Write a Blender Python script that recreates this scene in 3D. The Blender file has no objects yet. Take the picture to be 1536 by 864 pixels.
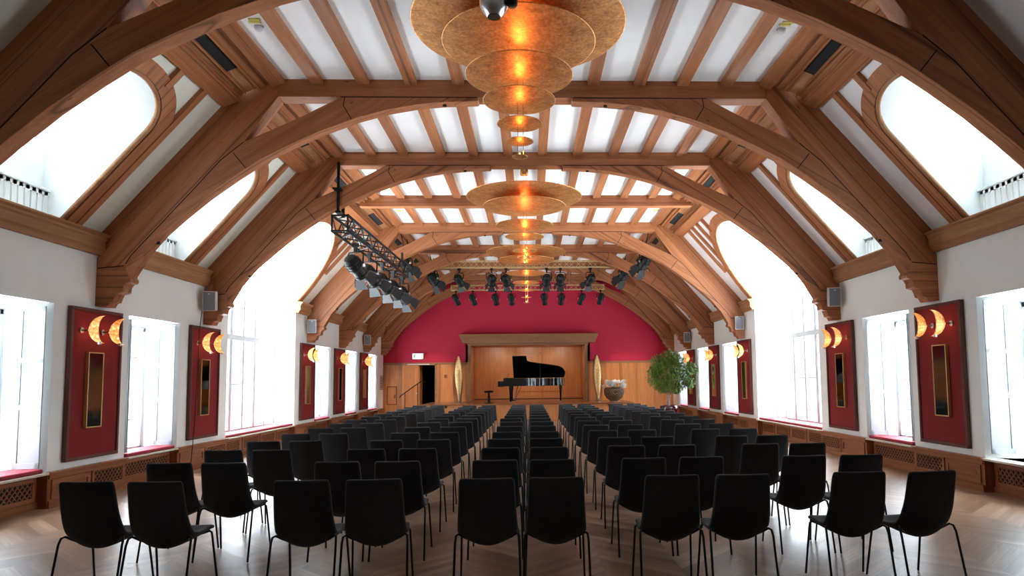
import bpy, bmesh, math, random
from mathutils import Vector, Matrix
random.seed(7)
sc = bpy.context.scene
COL = sc.collection
FH = 1.53            # eye height above the floor; measured heights are relative to the eye
PI = math.pi

# ------------------------------------------------------------------ helpers
WL = {}
def link(o):
    COL.objects.link(o); return o
def thing(name, label, cat, loc=(0, 0, 0), rz=0.0, group=None):
    o = bpy.data.objects.new(name, None); link(o)
    o.empty_display_size = 0.1
    o.location = loc; o.rotation_euler = (0, 0, rz)
    o['label'] = label; o['category'] = cat
    if group: o['group'] = group
    WL[o.name] = Vector(loc)
    return o
def tag(o, label, cat, group=None):
    o['label'] = label; o['category'] = cat
    if group: o['group'] = group
    return o

class MB:
    def __init__(s): s.v = []; s.f = []
    def add(s, vs, fs):
        b = len(s.v); s.v += [tuple(v) for v in vs]; s.f += [tuple(b + i for i in f) for f in fs]; return s
    def box(s, x0, x1, y0, y1, z0, z1):
        if x0 > x1: x0, x1 = x1, x0
        if y0 > y1: y0, y1 = y1, y0
        if z0 > z1: z0, z1 = z1, z0
        vs = [(x, y, z) for x in (x0, x1) for y in (y0, y1) for z in (z0, z1)]
        return s.add(vs, [(0,1,3,2),(4,6,7,5),(0,4,5,1),(2,3,7,6),(0,2,6,4),(1,5,7,3)])
    def prism(s, pts, fn, a, b):
        """pts 2-D polygon, fn(p, q, t)->xyz ; extruded t=a..b"""
        n = len(pts)
        vs = [fn(p, q, a) for p, q in pts] + [fn(p, q, b) for p, q in pts]
        fs = [tuple(range(n))[::-1], tuple(range(n, 2 * n))]
        fs += [(i, (i + 1) % n, n + (i + 1) % n, n + i) for i in range(n)]
        return s.add(vs, fs)
    def xz(s, pts, y0, y1): return s.prism(pts, lambda p, q, t: (p, t, q), y0, y1)
    def yz(s, pts, x0, x1): return s.prism(pts, lambda p, q, t: (t, p, q), x0, x1)
    def xy(s, pts, z0, z1): return s.prism(pts, lambda p, q, t: (p, q, t), z0, z1)
    def tube(s, path, r, n=8, cap=True):
        path = [Vector(p) for p in path]; m = len(path)
        rs = r if isinstance(r, (list, tuple)) else [r] * m
        vs = []; up = None
        for i, p in enumerate(path):
            d = (path[min(i + 1, m - 1)] - path[max(i - 1, 0)]).normalized()
            if up is None: up = Vector((0, 0, 1)) if abs(d.z) < .9 else Vector((1, 0, 0))
            a = d.cross(up).normalized(); b = a.cross(d).normalized(); up = b
            for k in range(n):
                t = 2 * PI * k / n
                vs.append(p + a * (rs[i] * math.cos(t)) + b * (rs[i] * math.sin(t)))
        fs = []
        for i in range(m - 1):
            for k in range(n):
                k2 = (k + 1) % n
                fs.append((i*n+k, i*n+k2, (i+1)*n+k2, (i+1)*n+k))
        if cap: fs += [tuple(range(n))[::-1], tuple(range((m-1)*n, m*n))]
        return s.add(vs, fs)
    def lathe(s, prof, c=(0, 0, 0), n=24, M=None):
        """prof: (r,z) list, axis z ; M optional matrix"""
        vs = []; fs = []; rings = []
        for r, z in prof:
            if r < 1e-6:
                rings.append([len(vs)]); vs.append(Vector((0, 0, z)))
            else:
                rings.append(list(range(len(vs), len(vs) + n)))
                vs += [Vector((r*math.cos(2*PI*k/n), r*math.sin(2*PI*k/n), z)) for k in range(n)]
        for A, B in zip(rings, rings[1:]):
            if len(A) == 1 and len(B) == 1: continue
            for k in range(n):
                k2 = (k + 1) % n
                if len(A) == 1: fs.append((A[0], B[k2], B[k]))
                elif len(B) == 1: fs.append((A[k], A[k2], B[0]))
                else: fs.append((A[k], A[k2], B[k2], B[k]))
        if M is not None: vs = [M @ v for v in vs]
        c = Vector(c)
        return s.add([v + c for v in vs], fs)
    def build(s, name, mat, parent=None, world=True, smooth=False, bevel=0, seg=2):
        off = WL.get(parent.name, Vector((0, 0, 0))) if (parent is not None and world) else Vector((0, 0, 0))
        me = bpy.data.meshes.new(name)
        me.from_pydata([tuple(Vector(v) - off) for v in s.v], [], s.f)
        bm = bmesh.new(); bm.from_mesh(me); bmesh.ops.recalc_face_normals(bm, faces=bm.faces); bm.to_mesh(me); bm.free()
        if smooth:
            for p in me.polygons: p.use_smooth = True
        me.materials.append(mat)
        o = bpy.data.objects.new(name, me); link(o)
        if parent is not None: o.parent = parent; WL[o.name] = off.copy() if world else Vector((0,0,0))
        else: WL[o.name] = Vector((0, 0, 0))
        if bevel:
            b = o.modifiers.new('b', 'BEVEL'); b.width = bevel; b.segments = seg; b.limit_method = 'ANGLE'; b.angle_limit = math.radians(40)
        return o
def struct(o): o['kind'] = 'structure'; return o
def copy_tree(o, parent=None):
    c = o.copy(); link(c); c.parent = parent
    for ch in list(o.children): copy_tree(ch, c)
    return c
def up(pts): return [(a, b + FH) for a, b in pts]

# ------------------------------------------------------------------ materials
def mat(name):
    m = bpy.data.materials.new(name); m.use_nodes = True
    nt = m.node_tree; nt.nodes.clear()
    out = nt.nodes.new('ShaderNodeOutputMaterial'); bs = nt.nodes.new('ShaderNodeBsdfPrincipled')
    nt.links.new(bs.outputs[0], out.inputs[0])
    return m, nt, bs, out
def N(nt, t, **kw):
    n = nt.nodes.new(t)
    for k, v in kw.items():
        if k in ('operation', 'blend_type', 'data_type', 'feature', 'noise_dimensions', 'wave_type', 'distance', 'interpolation_type'): setattr(n, k, v)
        else: n.inputs[k].default_value = v
    return n
def ramp(nt, fac, stops):
    r = nt.nodes.new('ShaderNodeValToRGB'); e = r.color_ramp.elements
    e[0].position, e[0].color = stops[0][0], (*stops[0][1], 1)
    e[1].position, e[1].color = stops[-1][0], (*stops[-1][1], 1)
    for p, c in stops[1:-1]:
        x = e.new(p); x.color = (*c, 1)
    nt.links.new(fac, r.inputs[0]); return r.outputs[0]
def bump(nt, bs, h, strength=.2, dist=.01):
    b = nt.nodes.new('ShaderNodeBump'); b.inputs['Strength'].default_value = strength; b.inputs['Distance'].default_value = dist
    nt.links.new(h, b.inputs['Height']); nt.links.new(b.outputs[0], bs.inputs['Normal'])
def plain(name, col, rough=.6, metal=0, noise=.08, scale=8, bmp=0, spec=None, coat=0):
    m, nt, bs, out = mat(name)
    tc = nt.nodes.new('ShaderNodeTexCoord'); no = N(nt, 'ShaderNodeTexNoise', Scale=scale, Detail=4.0)
    nt.links.new(tc.outputs['Object'], no.inputs['Vector'])
    lo = tuple(c * (1 - noise) for c in col); hi = tuple(min(1, c * (1 + noise)) for c in col)
    nt.links.new(ramp(nt, no.outputs[0], [(.3, lo), (.7, hi)]), bs.inputs['Base Color'])
    bs.inputs['Roughness'].default_value = rough; bs.inputs['Metallic'].default_value = metal
    if spec is not None: bs.inputs['Specular IOR Level'].default_value = spec
    if coat: bs.inputs['Coat Weight'].default_value = coat; bs.inputs['Coat Roughness'].default_value = .05
    if bmp: bump(nt, bs, no.outputs[0], bmp, .01)
    return m
def wood(name, col, dark, axis='Y', rot=0.0, rough=.55, knots=True, freq=9.0, cracks=True, coat=0):
    m, nt, bs, out = mat(name)
    tc = nt.nodes.new('ShaderNodeTexCoord'); oi = nt.nodes.new('ShaderNodeObjectInfo')
    mr = nt.nodes.new('ShaderNodeMapping'); mr.inputs['Rotation'].default_value = (0, rot, 0)
    nt.links.new(tc.outputs['Object'], mr.inputs['Vector'])
    mp = nt.nodes.new('ShaderNodeMapping')
    s = {'X': (.035, 1, 1), 'Y': (1, .035, 1), 'Z': (1, 1, .035)}[axis]
    mp.inputs['Scale'].default_value = s
    nt.links.new(mr.outputs[0], mp.inputs['Vector'])
    ad = N(nt, 'ShaderNodeVectorMath', operation='ADD'); nt.links.new(mp.outputs[0], ad.inputs[0]); 
    rr = N(nt, 'ShaderNodeMath', operation='MULTIPLY'); rr.inputs[1].default_value = 17.0
    nt.links.new(oi.outputs['Random'], rr.inputs[0]); nt.links.new(rr.outputs[0], ad.inputs[1])
    n1 = N(nt, 'ShaderNodeTexNoise', Scale=freq, Detail=6.0, Roughness=.65, Distortion=.6); nt.links.new(ad.outputs[0], n1.inputs['Vector'])
    n2 = N(nt, 'ShaderNodeTexNoise', Scale=freq*9, Detail=3.0); nt.links.new(ad.outputs[0], n2.inputs['Vector'])
    mid = tuple((a + b) / 2 for a, b in zip(col, dark))
    c1 = ramp(nt, n1.outputs[0], [(.28, dark), (.5, mid), (.72, col)])
    c2 = ramp(nt, n2.outputs[0], [(.35, (.82, .82, .82)), (.65, (1.06, 1.04, 1.02))])
    mx = N(nt, 'ShaderNodeMixRGB', blend_type='MULTIPLY', Fac=1.0); nt.links.new(c1, mx.inputs[1]); nt.links.new(c2, mx.inputs[2])
    cur = mx.outputs[0]
    # per-object tone
    tn = ramp(nt, oi.outputs['Random'], [(0, (.88, .86, .84)), (1, (1.1, 1.1, 1.08))])
    m2 = N(nt, 'ShaderNodeMixRGB', blend_type='MULTIPLY', Fac=1.0); nt.links.new(cur, m2.inputs[1]); nt.links.new(tn, m2.inputs[2]); cur = m2.outputs[0]
    if knots:
        vk = nt.nodes.new('ShaderNodeMapping'); vk.inputs['Scale'].default_value = tuple(.45 if q < .5 else 1 for q in s)
        nt.links.new(mr.outputs[0], vk.inputs['Vector'])
        vo = N(nt, 'ShaderNodeTexVoronoi', Scale=4.2); nt.links.new(vk.outputs[0], vo.inputs['Vector'])
        kk = ramp(nt, vo.outputs['Distance'], [(.03, (.28, .2, .16)), (.075, (1, 1, 1))])
        m3 = N(nt, 'ShaderNodeMixRGB', blend_type='MULTIPLY', Fac=.8); nt.links.new(cur, m3.inputs[1]); nt.links.new(kk, m3.inputs[2]); cur = m3.outputs[0]
    if cracks:
        mc = nt.nodes.new('ShaderNodeMapping'); mc.inputs['Scale'].default_value = tuple(.006 if q < .5 else 1.1 for q in s)
        nt.links.new(mr.outputs[0], mc.inputs['Vector'])
        a2 = N(nt, 'ShaderNodeVectorMath', operation='ADD'); nt.links.new(mc.outputs[0], a2.inputs[0]); nt.links.new(rr.outputs[0], a2.inputs[1])
        nc = N(nt, 'ShaderNodeTexNoise', Scale=3.0, Detail=0.0); nt.links.new(a2.outputs[0], nc.inputs['Vector'])
        kc = ramp(nt, nc.outputs[0], [(.480, (1, 1, 1)), (.5, (.15, .12, .10)), (.520, (1, 1, 1))])
        m4 = N(nt, 'ShaderNodeMixRGB', blend_type='MULTIPLY', Fac=.75); nt.links.new(cur, m4.inputs[1]); nt.links.new(kc, m4.inputs[2]); cur = m4.outputs[0]
    nt.links.new(cur, bs.inputs['Base Color'])
    bs.inputs['Roughness'].default_value = rough
    if coat: bs.inputs['Coat Weight'].default_value = coat; bs.inputs['Coat Roughness'].default_value = .12
    bump(nt, bs, n1.outputs[0], .15, .006)
    return m

BC, BD = (.46, .180, .068), (.24, .076, .025)
SL = math.atan(1.14)
W_Y = wood('timber_lengthwise', BC, BD, 'Y')
W_X = wood('timber_crosswise', BC, BD, 'X')
W_RL = wood('timber_rafter_left', BC, BD, 'X', rot=SL)
W_RR = wood('timber_rafter_right', BC, BD, 'X', rot=-SL)
W_BL = wood('timber_brace_left', BC, BD, 'X', rot=.55)
W_BR = wood('timber_brace_right', BC, BD, 'X', rot=-.55)
W_Z = wood('timber_upright', BC, BD, 'Z')
W_CORN = wood('cornice_wood', (.47, .24, .11), (.27, .115, .045), 'Y', cracks=False)
W_DADO = wood('dado_wood', (.33, .115, .045), (.19, .058, .022), 'Y', knots=False, cracks=False, rough=.35)
W_DADOZ = wood('dado_end_wood', (.33, .11, .045), (.19, .055, .022), 'Z', knots=False, cracks=False, rough=.4)
W_STAGE = wood('stage_panel_wood', (.62, .255, .085), (.47, .175, .055), 'Z', knots=False, cracks=False, rough=.38, freq=6)
W_HEAD = wood('stage_header_wood', (.40, .195, .09), (.28, .125, .055), 'X', knots=False, cracks=False, rough=.5)
W_SFLOOR = wood('stage_floor_wood', (.42, .17, .07), (.25, .09, .035), 'X', knots=False, cracks=False, rough=.22)
W_RIM = wood('panel_frame_wood', (.13, .03, .018), (.07, .018, .012), 'Z', knots=False, cracks=False, rough=.6)
PLAST = plain('white_plaster', (.85, .89, .88), .85, noise=.02, scale=1.2)
PLASTL = plain('slope_plaster_left', (.74, .755, .67), .85, noise=.03, scale=1.5)  # left slope: greenish cast of outdoor light put into the colour
PLASTR = plain('slope_plaster_right', (.77, .755, .755), .85, noise=.03, scale=1.5)
CEILM = plain('ceiling_plaster', (.86, .86, .85), .85, noise=.02, scale=1.5)
WHITE = plain('white_paint', (.55, .575, .60), .4, noise=.015, scale=3)
SHUT = plain('dimmed_shutter_paint', (.36, .385, .41), .4, noise=.015, scale=3)  # shutter paint darkened in the colour to offset the window glare
STONE = plain('sill_stone', (.55, .50, .43), .5, noise=.1, scale=20)
REDW = plain('red_wall_fabric', (.50, .012, .052), .8, noise=.1, scale=40)
REDF = plain('red_felt', (.20, .006, .011), .9, noise=.12, scale=60)
CUSH = plain('red_cushion', (.28, .014, .030), .75, noise=.08, scale=30, bmp=.1)
BLK = plain('black_metal', (.007, .007, .0075), .5, noise=.1, spec=.25)
BLKP = plain('black_paint', (.006, .006, .0065), .55, noise=.1, spec=.25)
LACQ = plain('piano_lacquer', (.004, .004, .004), .06, noise=.05, coat=1.0)
CHAIRF = plain('charcoal_upholstery', (.023, .0235, .025), .9, noise=.25, scale=220, bmp=.08, spec=.25)
CHAIRF.node_tree.nodes['Principled BSDF'].inputs['Sheen Weight'].default_value = .12
LEGM = plain('black_leg_metal', (.012, .011, .011), .35, metal=.6)
STEEL = plain('brushed_steel', (.55, .56, .58), .28, metal=1)
BRASS = plain('brass', (.75, .55, .25), .25, metal=1)
BRASSP = plain('polished_castor_brass', (.9, .86, .72), .2, metal=1)
SPKM = plain('speaker_housing', (.62, .62, .61), .5)
SPKG = plain('speaker_grille', (.16, .17, .19), .6, noise=.2, scale=200)
BARN = plain('barn_door_metal', (.022, .023, .025), .5, spec=.3)
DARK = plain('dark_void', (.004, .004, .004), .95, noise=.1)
GREENS = plain('sign_green', (.03, .20, .10), .5)
GREY = plain('grey_paper', (.50, .49, .48), .7, noise=.15, scale=40)
YEL = plain('yellow_tab', (.62, .55, .12), .6)
KEYW = plain('piano_keys', (.8, .79, .74), .3)
ALUW = plain('gold_truss_paint', (.55, .37, .16), .45, metal=.3)
MIRR = plain('mirror_glass', (.20, .195, .18), .06, metal=1, noise=.06, scale=3)
GFRAME = plain('gilt_frame', (.62, .43, .18), .4, metal=.7)
SILV = plain('silver_leaf_side', (.22, .22, .22), .35, metal=.6)
WOVEN = None

def gold(name, base=(.86, .50, .20), emis=None, es=0.0, rough=.38, dk=(.48, .22, .07)):
    m, nt, bs, out = mat(name)
    tc = nt.nodes.new('ShaderNodeTexCoord')
    n1 = N(nt, 'ShaderNodeTexNoise', Scale=6.0, Detail=9.0, Roughness=.75); nt.links.new(tc.outputs['Object'], n1.inputs['Vector'])
    n2 = N(nt, 'ShaderNodeTexNoise', Scale=30.0, Detail=5.0, Roughness=.7); nt.links.new(tc.outputs['Object'], n2.inputs['Vector'])
    mx = N(nt, 'ShaderNodeMixRGB', Fac=.5); nt.links.new(n1.outputs[0], mx.inputs[1]); nt.links.new(n2.outputs[0], mx.inputs[2])
    c = ramp(nt, mx.outputs[0], [(.38, dk), (.5, tuple((a+b)/2 for a, b in zip(base, dk))), (.62, base)])
    nt.links.new(c, bs.inputs['Base Color'])
    bs.inputs['Metallic'].default_value = .8; bs.inputs['Roughness'].default_value = rough
    bump(nt, bs, n2.outputs[0], .25, .01)
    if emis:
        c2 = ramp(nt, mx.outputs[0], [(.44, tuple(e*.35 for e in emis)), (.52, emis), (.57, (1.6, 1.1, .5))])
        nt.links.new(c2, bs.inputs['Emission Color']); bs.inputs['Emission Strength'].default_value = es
    return m
GOLDD = gold('gold_leaf_disc', base=(.92, .50, .19), dk=(.42, .17, .05), rough=.46)
GOLDT = gold('gold_leaf_disc_top', base=(.62, .45, .24), rough=.5)
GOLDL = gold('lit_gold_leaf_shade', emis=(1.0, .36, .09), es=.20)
GOLDS = gold('gold_leaf_sculpture', base=(.95, .68, .32), dk=(.45, .26, .10), rough=.3)

def emit(name, col, s):
    m = bpy.data.materials.new(name); m.use_nodes = True; nt = m.node_tree; nt.nodes.clear()
    o = nt.nodes.new('ShaderNodeOutputMaterial'); e = nt.nodes.new('ShaderNodeEmission')
    e.inputs[0].default_value = (*col, 1); e.inputs[1].default_value = s
    nt.links.new(e.outputs[0], o.inputs[0]); return m
BULB = emit('halogen_bulb', (1, .5, .15), 3)
LEDM = emit('spot_led', (1, .95, .85), 6)
SIGNW = emit('lit_sign_face', (.92, 1, .96), .32)

def glass():
    m = bpy.data.materials.new('window_glass'); m.use_nodes = True; nt = m.node_tree; nt.nodes.clear()
    o = nt.nodes.new('ShaderNodeOutputMaterial'); t = nt.nodes.new('ShaderNodeBsdfTransparent'); g = nt.nodes.new('ShaderNodeBsdfGlossy')
    g.inputs['Roughness'].default_value = .02; t.inputs[0].default_value = (.97, .98, .98, 1)
    x = nt.nodes.new('ShaderNodeMixShader'); x.inputs[0].default_value = .04; nt.links.new(t.outputs[0], x.inputs[1]); nt.links.new(g.outputs[0], x.inputs[2])
    nt.links.new(x.outputs[0], o.inputs[0]); return m
GLASS = glass()

def woven():
    m, nt, bs, out = mat('woven_bowl')
    tc = nt.nodes.new('ShaderNodeTexCoord')
    w = N(nt, 'ShaderNodeTexBrick', Scale=14.0); nt.links.new(tc.outputs['Object'], w.inputs['Vector'])
    w.inputs['Color1'].default_value = (.52, .34, .19, 1); w.inputs['Color2'].default_value = (.38, .24, .13, 1); w.inputs['Mortar'].default_value = (.06, .035, .02, 1)
    w.inputs['Mortar Size'].default_value = .08
    nt.links.new(w.outputs[0], bs.inputs['Base Color']); bs.inputs['Roughness'].default_value = .6
    bump(nt, bs, w.outputs['Fac'], .5, .01); return m
WOVEN = woven()

def floor_mat():
    m, nt, bs, out = mat('herringbone_parquet')
    tc = nt.nodes.new('ShaderNodeTexCoord'); sp = nt.nodes.new('ShaderNodeSeparateXYZ'); nt.links.new(tc.outputs['Object'], sp.inputs[0])
    def M_(op, a, b=None):
        n = N(nt, 'ShaderNodeMath', operation=op)
        for i, q in enumerate((a, b)):
            if q is None: continue
            if isinstance(q, (int, float)): n.inputs[i].default_value = q
            else: nt.links.new(q, n.inputs[i])
        return n.outputs[0]
    X, Y = sp.outputs[0], sp.outputs[1]
    bw = .62
    band = M_('FLOOR', M_('DIVIDE', X, bw))
    par = M_('SUBTRACT', M_('MULTIPLY', M_('FLOORED_MODULO', band, 2.0), 2.0), 1.0)
    c = M_('ADD', M_('MULTIPLY', Y, .7071), M_('MULTIPLY', M_('MULTIPLY', X, par), .7071))
    pl = M_('DIVIDE', c, .088)
    pid = M_('FLOOR', pl)
    cv = nt.nodes.new('ShaderNodeCombineXYZ'); nt.links.new(band, cv.inputs[0]); nt.links.new(pid, cv.inputs[1])
    wn = nt.nodes.new('ShaderNodeTexWhiteNoise'); wn.noise_dimensions = '2D'; nt.links.new(cv.outputs[0], wn.inputs['Vector'])
    col = ramp(nt, wn.outputs[0], [(0, (.17, .098, .058)), (.4, (.25, .148, .092)), (.75, (.29, .178, .114)), (1, (.37, .235, .158))])
    # grain along the plank
    cg = nt.nodes.new('ShaderNodeCombineXYZ')
    along = M_('SUBTRACT', M_('MULTIPLY', Y, .7071), M_('MULTIPLY', M_('MULTIPLY', X, par), .7071))
    nt.links.new(M_('MULTIPLY', along, 2.0), cg.inputs[0]); nt.links.new(M_('MULTIPLY', c, 45.0), cg.inputs[1]); nt.links.new(pid, cg.inputs[2])
    ng = N(nt, 'ShaderNodeTexNoise', Scale=1.0, Detail=4.0); nt.links.new(cg.outputs[0], ng.inputs['Vector'])
    gr = ramp(nt, ng.outputs[0], [(.3, (.75, .75, .75)), (.7, (1.12, 1.12, 1.12))])
    m1 = N(nt, 'ShaderNodeMixRGB', blend_type='MULTIPLY', Fac=1.0); nt.links.new(col, m1.inputs[1]); nt.links.new(gr, m1.inputs[2])
    fr = M_('FRACT', pl); e1 = M_('MINIMUM', fr, M_('SUBTRACT', 1.0, fr))
    fb = M_('FRACT', M_('DIVIDE', X, bw)); e2 = M_('MULTIPLY', M_('MINIMUM', fb, M_('SUBTRACT', 1.0, fb)), 7.0)
    ed = M_('MINIMUM', e1, e2)
    gl = ramp(nt, ed, [(.0, (.5, .48, .45)), (.02, (1, 1, 1))])
    m2 = N(nt, 'ShaderNodeMixRGB', blend_type='MULTIPLY', Fac=.8); nt.links.new(m1.outputs[0], m2.inputs[1]); nt.links.new(gl, m2.inputs[2])
    nt.links.new(m2.outputs[0], bs.inputs['Base Color'])
    rg = N(nt, 'ShaderNodeMapRange'); rg.inputs['To Min'].default_value = .30; rg.inputs['To Max'].default_value = .36
    bs.inputs['Specular IOR Level'].default_value = .4
    nt.links.new(wn.outputs[0], rg.inputs[0]); nt.links.new(rg.outputs[0], bs.inputs['Roughness'])
    return m
FLOORM = floor_mat()

# ------------------------------------------------------------------ shell
YF, YB = -1.0, 28.4            # room from behind the camera to the stage-end wall
WX = 6.0
TD = [6.50, 9.66, 12.81, 18.69, 21.81, 25.0, 27.95]      # front faces of the timber arches
DM = 15.88
floor = struct(MB().box(-6.6, 6.6, YF - .1, 31.4, -.1, 0).build('floor', FLOORM))
win = [('s', 8.10), ('s', 11.24), ('w', 15.83), ('s', 20.22), ('s', 23.40), ('s', 26.50)]
HWS, HWW = .755, 1.96
ZS, ZT, ZW = -1.085 + FH, 1.04 + FH, 2.10 + FH
XP_S, XP_W = 6.50, 6.50        # window planes

def side_walls():
    for sgn, nm in ((-1, 'wall_left'), (1, 'wall_right')):
        mb = MB(); y = YF
        for k, c in win:
            hw = HWS if k == 's' else HWW
            mb.box(sgn*WX, sgn*6.62, y, c - hw, 0, ZW)
            mb.box(sgn*6.14, sgn*6.62, c - hw, c + hw, 0, ZS)
            if k == 's': mb.box(sgn*WX, sgn*6.62, c - hw, c + hw, ZT, ZW)
            y = c + hw
        mb.box(sgn*WX, sgn*6.62, y, YB + .3, 0, ZW)
        w = struct(mb.build(nm, PLAST)); walls[sgn] = w
walls = {}
side_walls()

# dado panelling, radiator grilles, cornice as children of each side wall
def lattice(mb, sgn, x, y0, y1, z0, z1, p=.082, w=.0075):
    """diagonal wooden lattice in the plane x, cut to the rectangle"""
    H = z1 - z0; L = y1 - y0
    n = int((L + H) / p) + 1
    for dr in (1, -1):
        for i in range(n + 1):
            c = i * p
            # line: t from z0; y = y0 + c - (z-z0) (dr=1) or y1 - c + (z-z0)
            za = max(0, c - L); zb = min(H, c)
            if zb - za < .008: continue
            if dr == 1: a = (y0 + c - za, z0 + za); b = (y0 + c - zb, z0 + zb)
            else: a = (y1 - c + za, z0 + za); b = (y1 - c + zb, z0 + zb)
            xx = x + sgn * (.006 if dr == 1 else .0)
            h = w * .7071
            dy = h if dr == 1 else -h
            mb.add([(xx, a[0]-h, a[1]-dy), (xx, a[0]+h, a[1]+dy), (xx, b[0]+h, b[1]+dy), (xx, b[0]-h, b[1]-dy),
                    (xx+sgn*.008, a[0]-h, a[1]-dy), (xx+sgn*.008, a[0]+h, a[1]+dy), (xx+sgn*.008, b[0]+h, b[1]+dy), (xx+sgn*.008, b[0]-h, b[1]-dy)],
                   [(0,1,2,3),(4,7,6,5),(0,4,5,1),(1,5,6,2),(2,6,7,3),(3,7,4,0)])
def framed(mb, sgn, x, y0, y1, z0, z1, fw, d):
    """rectangular frame (4 bars) from plane x towards the room by d"""
    x2 = x - sgn * d
    mb.box(x, x2, y0, y1, z0, z0+fw); mb.box(x, x2, y0, y1, z1-fw, z1)
    mb.box(x, x2, y0, y0+fw, z0+fw, z1-fw); mb.box(x, x2, y1-fw, y1, z0+fw, z1-fw)

for sgn in (-1, 1):
    wl = walls[sgn]
    spans = []
    y = YF
    for k, c in win:
        hw = HWS if k == 's' else HWW
        spans.append((y, c - hw)); y = c + hw
    spans.append((y, YB))
    for i, (a, b) in enumerate(spans):
        if b - a < .1: continue
        # pier dado : body, cap, plinth, one framed panel and one grille
        body = MB().box(sgn*5.975, sgn*6.0, a, b, .0, ZS - .02)
        body.box(sgn*5.95, sgn*5.975, a, b, 0, .09)
        body.box(sgn*5.955, sgn*5.975, a, b, ZS-.085, ZS-.02)
        body.build('dado_panelling', W_DADO, wl, bevel=.004)
        MB().box(sgn*5.93, sgn*6.0, a-.01, b+.01, ZS-.02, ZS+.005).build('dado_cap', PLAST if 0 else W_DADO, wl, bevel=.006)
        if b - a > 1.2:
            m = (a + b) / 2
            p = MB(); framed(p, sgn, sgn*5.975, a+.06, m+.0, .11, ZS-.095, .06, .016)
            p.box(sgn*5.975, sgn*5.968, a+.16, m-.10, .21, ZS-.195)
            p.build('dado_frame', W_DADO, wl, bevel=.003)
            g = MB(); framed(g, sgn, sgn*5.975, m+.03, b-.05, .10, ZS-.055, .045, .018)
            lattice(g, sgn, sgn*5.962, m+.075, b-.095, .145, ZS-.10)
            go = g.build('radiator_grille', W_DADO, wl)
            MB().box(sgn*5.9745, sgn*5.972, m+.075, b-.095, .145, ZS-.10).build('grille_backing', DARK, wl)
    for k, c in win:
        hw = HWS if k == 's' else HWW
        # recessed front below the window
        u = MB().box(sgn*6.10, sgn*6.14, c-hw, c+hw, 0, ZS-.03)
        u.box(sgn*6.08, sgn*6.10, c-hw, c+hw, 0, .08)
        u.build('window_dado', W_DADO, wl)
        e = MB().box(sgn*5.975, sgn*6.14, c+hw-.012, c+hw+.002, 0, ZS-.031).box(sgn*5.975, sgn*6.14, c-hw-.002, c-hw+.012, 0, ZS-.031)
        e.build('dado_return', W_DADOZ, wl)
        n = 1 if k == 's' else 4
        L = 2*hw / n
        for q in range(n):
            a, b = c-hw+q*L+.06, c-hw+(q+1)*L-.06
            g = MB(); framed(g, sgn, sgn*6.10, a, b, .10, ZS-.06, .045, .018)
            lattice(g, sgn, sgn*6.088, a+.045, b-.045, .145, ZS-.105)
            g.build('radiator_grille', W_DADO, wl)
            MB().box(sgn*6.0985, sgn*6.096, a+.045, b-.045, .145, ZS-.105).build('grille_backing', DARK, wl)
    # cornice timber, between the arches, broken at the tall window
    segs = [(YF, TD[0])] + [(TD[i]+.28, TD[i+1]) for i in range(len(TD)-1)]
    for a, b in segs:
        parts = [(a, b)]
        if a < 15 < b: parts = [(a, 13.86), (17.80, b)]
        for p, q in parts:
            prof = [(6.0, 1.80), (5.93, 1.80), (5.91, 1.85), (5.88, 1.88), (5.88, 1.99), (5.86, 2.01), (5.86, 2.035), (5.82, 2.06), (5.82, 2.085), (6.0, 2.10)]
            MB().prism(up(prof), lambda x, z, t: (sgn*x, t, z), p, q).build('cornice_beam', W_CORN, wl, bevel=.003)

# slopes --------------------------------------------------------------
def SP(sgn, y, s, d=0.0):
    """point on the plaster slope: s metres up the slope, d metres along inward normal"""
    ux, uz = -1/1.5164, 1.14/1.5164
    nx, nz = -1.14/1.5164, -1/1.5164
    return (sgn*(6.0 + ux*s + nx*d), y, 2.10 + FH + uz*s + nz*d)
SEND = 2.86
def prof_small(c, hw, sh, top, n=24):
    """opening outline (y,s): straight sides to sh then ellipse to top"""
    pts = [(c-hw, 0)]
    for i in range(n+1):
        t = PI - PI*i/n
        pts.append((c + hw*math.cos(t), sh + (top-sh)*math.sin(t)))
    pts.append((c+hw, 0)); return pts
dorm = [(8.10, .80, 1.62, 2.16), (11.26, .80, 1.62, 2.16), (15.83, 2.02, .05, 2.14)]
bays = [(YF, 6.6), (6.6, 9.78), (9.78, 12.93), (12.93, 18.81), (18.81, 21.93), (21.93, 25.1), (25.1, YB+.02)]
def dormer_for(a, b):
    for d in dorm:
        if a < d[0] < b: return d
slopes = {}
for sgn, nm in ((-1, 'ceiling_slope_left'), (1, 'ceiling_slope_right')):
    mb = MB()
    for a, b in bays:
        d = dormer_for(a, b)
        fn = lambda y, s, t: SP(sgn, y, s, -t)
        if not d:
            mb.prism([(a, -.02), (b, -.02), (b, SEND), (a, SEND)], fn, 0, .1)
        else:
            P = prof_small(*d); m = len(P)//2
            L = [(a, -.02), (P[0][0], -.02)] + P[1:m+1] + [(d[0], SEND), (a, SEND)]
            R = [(b, -.02), (b, SEND), (d[0], SEND)] + P[m:-1] + [(P[-1][0], -.02)]
            mb.prism(L, fn, 0, .1); mb.prism(R, fn, 0, .1)
    slopes[sgn] = struct(mb.build(nm, PLASTL if sgn < 0 else PLASTR))
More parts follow.
